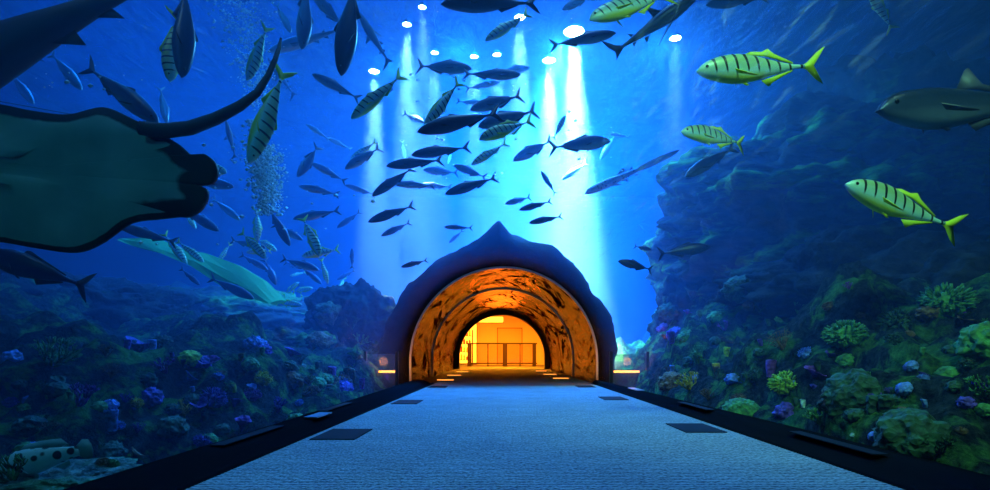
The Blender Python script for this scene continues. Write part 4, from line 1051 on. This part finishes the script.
def coral(kind, px, py, wpx, col, label, hk=1.0, seed=None, group=None, sink=.06):
    p, nrm = hit(px, py)
    if p is None: print('NOHIT', label); return
    rng = random.Random(seed if seed is not None else int(px*7+py)); D = p.y; r = wpx/2*D/F
    m = cmat(col); nm, ct = NMS[kind]
    # base sits lower than the picked middle
    q, n2 = hit(px, py+wpx*.35)
    if q is not None and abs(q.y-p.y) < 1.0: p = q
    up = (nrm*.5+Vector((0, -.15, .8))).normalized() if nrm.z > -.2 else Vector((0, -.3, 1)).normalized()
    loc = p-up*r*sink*3
    rot = up.to_track_quat('Z', 'Y').to_euler()
    if kind == 'tubes':
        o = empty(nm, loc)
        for i in range(rng.choice((3, 4, 5))):
            a = rng.uniform(0, 2*PI); c = mesh_obj('tube', *c_tube(r*1.6*rng.uniform(.7, 1.1), rng, hk, .24), m, o); c.location = (math.cos(a)*r*.6, math.sin(a)*r*.4, -.05)
        o.rotation_euler = (rng.uniform(-.1, .1), rng.uniform(-.1, .1), 0)
    else:
        if kind == 'branch': vf = c_branch(r*.75, rng)
        elif kind == 'ball': vf = c_ball(r, rng, True)
        elif kind == 'lump': vf = c_ball(r, rng, False, .8*hk)
        elif kind == 'spiky': vf = c_spiky(r, rng)
        elif kind == 'cup': vf = c_cup(r, rng, .8*hk)
        elif kind == 'tube': vf = c_tube(r*2.4, rng, hk, .30)
        elif kind == 'fan': vf = c_fan(r*1.4, rng)
        o = mesh_obj(nm, *vf, m); o.location = loc
        o.rotation_euler = rot if kind not in ('tube', 'fan') else (rng.uniform(-.15, .15), rng.uniform(-.15, .15), rng.uniform(-.5, .5))
        if kind == 'cup': o.rotation_euler = (rng.uniform(.15, .7), rng.uniform(-.4, .4), rng.uniform(0, 3))
    tag(o, label, ct, group); return o
CT = [
 ('branch', 52, 348, 46, GRN, 'bushy green coral high on the left bank near the left edge'),
 ('cup', 137, 352, 34, PUR, 'wide pale rimmed purple cup coral on the left bank'),
 ('branch', 79, 392, 34, VIO, 'purple branching coral below the bushy green one'),
 ('cup', 187, 374, 18, BLU, 'bright blue violet cup coral leaning over on the left bank'),
 ('branch', 165, 362, 26, VIO, 'violet bush coral between the two brightest purple cups'),
 ('branch', 184, 405, 26, YEL, 'yellow branching coral below the blue violet cup'),
 ('spiky', 136, 398, 15, YEL, 'small yellow finger coral in the middle of the left bank'),
 ('tube', 112, 425, 15, BLU, 'single pale blue tube sponge low on the left bank', 1.2),
 ('ball', 57, 384, 20, DKG, 'round dark green brain coral under the bushy green coral'),
 ('lump', 150, 391, 22, PUR, 'dim violet lumpy coral left of the yellow branching coral'),
 ('branch', 138, 426, 16, VIO, 'small violet coral beside the single blue tube'),
 ('ball', 98, 403, 16, GRN, 'small green brain coral right of the purple branching one'),
 ('cup', 207, 358, 20, VIO, 'violet cup coral at the top of the left bank next to the wide one'),
 ('spiky', 213, 389, 28, PUR, 'large violet finger coral above the dark tube sponges'),
 ('cup', 241, 424, 17, VIO, 'tall violet goblet coral standing lowest beside the kerb', 1.9),
 ('cup', 234, 403, 12, PUR, 'narrow violet goblet coral above the tall lowest one', 1.8),
 ('tube', 235, 389, 8, LIM, 'short lime tube sponge behind the violet goblets'),
 ('spiky', 252, 389, 20, VIO, 'round purple finger coral right of the lime tube'),
 ('branch', 278, 402, 24, PUR, 'violet branching coral halfway to the portal on the left'),
 ('tube', 332, 378, 10, VIO, 'upright violet tube sponge at the foot of the tall mound', 1.3),
 ('tube', 362, 386, 7, VIO, 'thin violet tube sponge nearest the left glass screen', 1.3),
 ('ball', 190, 353, 20, LIM, 'flat yellow green coral on top of the left bank'),
 ('lump', 172, 420, 26, DKG, 'dark green barrel like coral low in front of the yellow branches'),
 ('spiky', 262, 372, 22, YEL, 'dull yellow finger coral below the turquoise slab'),
 ('spiky', 303, 364, 7, PAL, 'tiny pale bright coral tip left of the tall mound'),
 ('ball', 296, 415, 18, GRN, 'green brain coral against the kerb left of the carpet'),
 ('lump', 330, 305, 26, DKG, 'dark green coral capping the tall mound'),
 ('branch', 352, 320, 20, DKG, 'dark branching coral on the tall mound left of the portal'),
 ('spiky', 368, 345, 22, DKG, 'dark finger coral on the portal side of the tall mound'),
 ('lump', 318, 335, 24, BRN, 'brown coral on the outer side of the tall mound'),
 ('tubes', 205, 412, 16, DKG, 'cluster of dark green tubes beside the yellow branches'),
 ('lump', 30, 420, 26, DKG, 'dark lump of coral behind the spotted grouper'),
 ('branch', 10, 468, 34, GRN, 'green leafy coral in the lower left corner'),
 ('lump', 110, 455, 26, DKG, 'dark mossy lump right of the spotted grouper'),
 ('branch', 230, 436, 14, BRN, 'low brown coral at the kerb under the tall goblet'),
 ('fan', 110, 368, 24, BRN, 'brown sea fan left of the wide purple cup'),
 ('tubes', 348, 372, 16, DKG, 'cluster of dark tubes right of the upright violet one'),
 # right
 ('branch', 690, 378, 28, YEL, 'yellow branching coral nearest the portal on the right bank'),
 ('tube', 717, 370, 9, YEL, 'yellow tube sponge on the right bank'),
 ('tube', 726, 353, 8, LIM, 'lime green tube sponge behind the yellow tube'),
 ('cup', 731, 377, 18, BLU, 'small blue cup coral right of the yellow tube sponge'),
 ('lump', 672, 375, 24, BRN, 'brown coral lump at the portal end of the right bank'),
 ('spiky', 785, 373, 32, LIM, 'bright yellow green finger coral in the middle of the right bank'),
 ('tube', 770, 372, 12, VIO, 'violet tube sponge behind the bright yellow green coral', 1.2),
 ('cup', 813, 368, 24, VIO, 'purple cup coral with a pale rim on the right bank'),
 ('fan', 783, 338, 32, BRN, 'brown sea fan above the bright yellow green coral'),
 ('tubes', 752, 380, 22, DKG, 'cluster of dark tubes right of the blue cup coral', 1.1),
 ('spiky', 845, 322, 42, GRN, 'large green cushion coral on the upper right bank'),
 ('branch', 725, 324, 16, VIO, 'small violet coral high above the lime tube'),
 ('ball', 742, 402, 34, GRN, 'broad green coral patch by the kerb on the right'),
 ('tube', 803, 405, 7, PAL, 'single pale blue tube sponge on the right bank'),
 ('lump', 668, 306, 18, DKG, 'round dark plate coral on the edge of the portal side rock'),
 ('spiky', 947, 287, 50, GRN, 'largest green cushion coral at the upper right'),
 ('spiky', 896, 309, 40, DKG, 'dark green cushion coral between the two large ones'),
 ('branch', 849, 284, 12, VIO, 'tiny violet coral on the ledge above the large cushion'),
 ('spiky', 853, 433, 6, PAL, 'tiny white coral head low on the right bank'),
 ('branch', 983, 382, 36, GRN, 'bright green leafy coral at the right edge'),
 ('ball', 948, 368, 22, GRN, 'round green coral left of the leafy one at the right edge'),
 ('cup', 829, 352, 14, PUR, 'small purple cup behind the pale rimmed one'),
 ('branch', 708, 392, 20, BRN, 'brown branching coral below the yellow tube'),
 ('lump', 858, 380, 60, DKG, 'wide dark mossy lump in the lower right bank'),
 ('lump', 910, 420, 60, DKG, 'wide dark mossy lump nearest the right kerb'),
 ('branch', 940, 440, 34, DKG, 'dark weedy coral low in the right corner'),
 ('tubes', 880, 400, 26, DKG, 'dark tubes standing between the two wide lumps'),
 ('branch', 820, 412, 30, GRN, 'green branching coral under the pale blue tube'),
 ('fan', 700, 350, 26, DKG, 'dark sea fan above the yellow branching coral'),
 ('branch', 760, 300, 26, DKG, 'dark branching coral on top of the upright coral rock'),
 ('lump', 740, 280, 30, DKG, 'dark green coral capping the upright coral rock'),
 ('cup', 690, 290, 22, DKG, 'dark plate coral jutting over the blue gap'),
 ('lump', 985, 330, 40, GRN, 'green lump on the ledge at the right edge'),
 ('tube', 672, 340, 9, PUR, 'violet tube hanging at the edge of the blue gap', 1.2),
]
for row in CT:
    coral(*row[:6], hk=row[6] if len(row) > 6 else 1.0)
rng = random.Random(77)
def filler(n, x0, x1, y0, y1, side):
    kinds = ['lump', 'branch', 'spiky', 'ball', 'tube', 'cup']; wd = {'lump': 'lumpy coral', 'branch': 'branching coral', 'spiky': 'finger coral', 'ball': 'brain coral', 'tube': 'tube sponge', 'cup': 'cup coral'}
    for i in range(n):
        px, py = rng.uniform(x0, x1), 0
        lo = interp(px, [(0, 470), (130, 470), (370, 385)]) if side == 'left' else interp(px, [(650, 383), (990, 470)])
        py = rng.uniform(y0, lo-6); k = rng.choice(kinds)
        c, cn = rng.choice(((DKG, 'dark green'), (DKG, 'dark green'), (BRN, 'brown'), (PUR, 'violet'), (GRN, 'green'), (BLU, 'blue')))
        s = rng.uniform(9, 20) if k != 'tube' else rng.uniform(5, 8)
        coral(k, px, py, s, c, 'small %s %s scattered on the %s bank of the reef' % (cn, wd[k], side), seed=i+1000, group='small %s %ss on the %s bank' % (cn, wd[k], side))
filler(75, 5, 375, 335, 460, 'left')
filler(80, 655, 988, 300, 460, 'right')
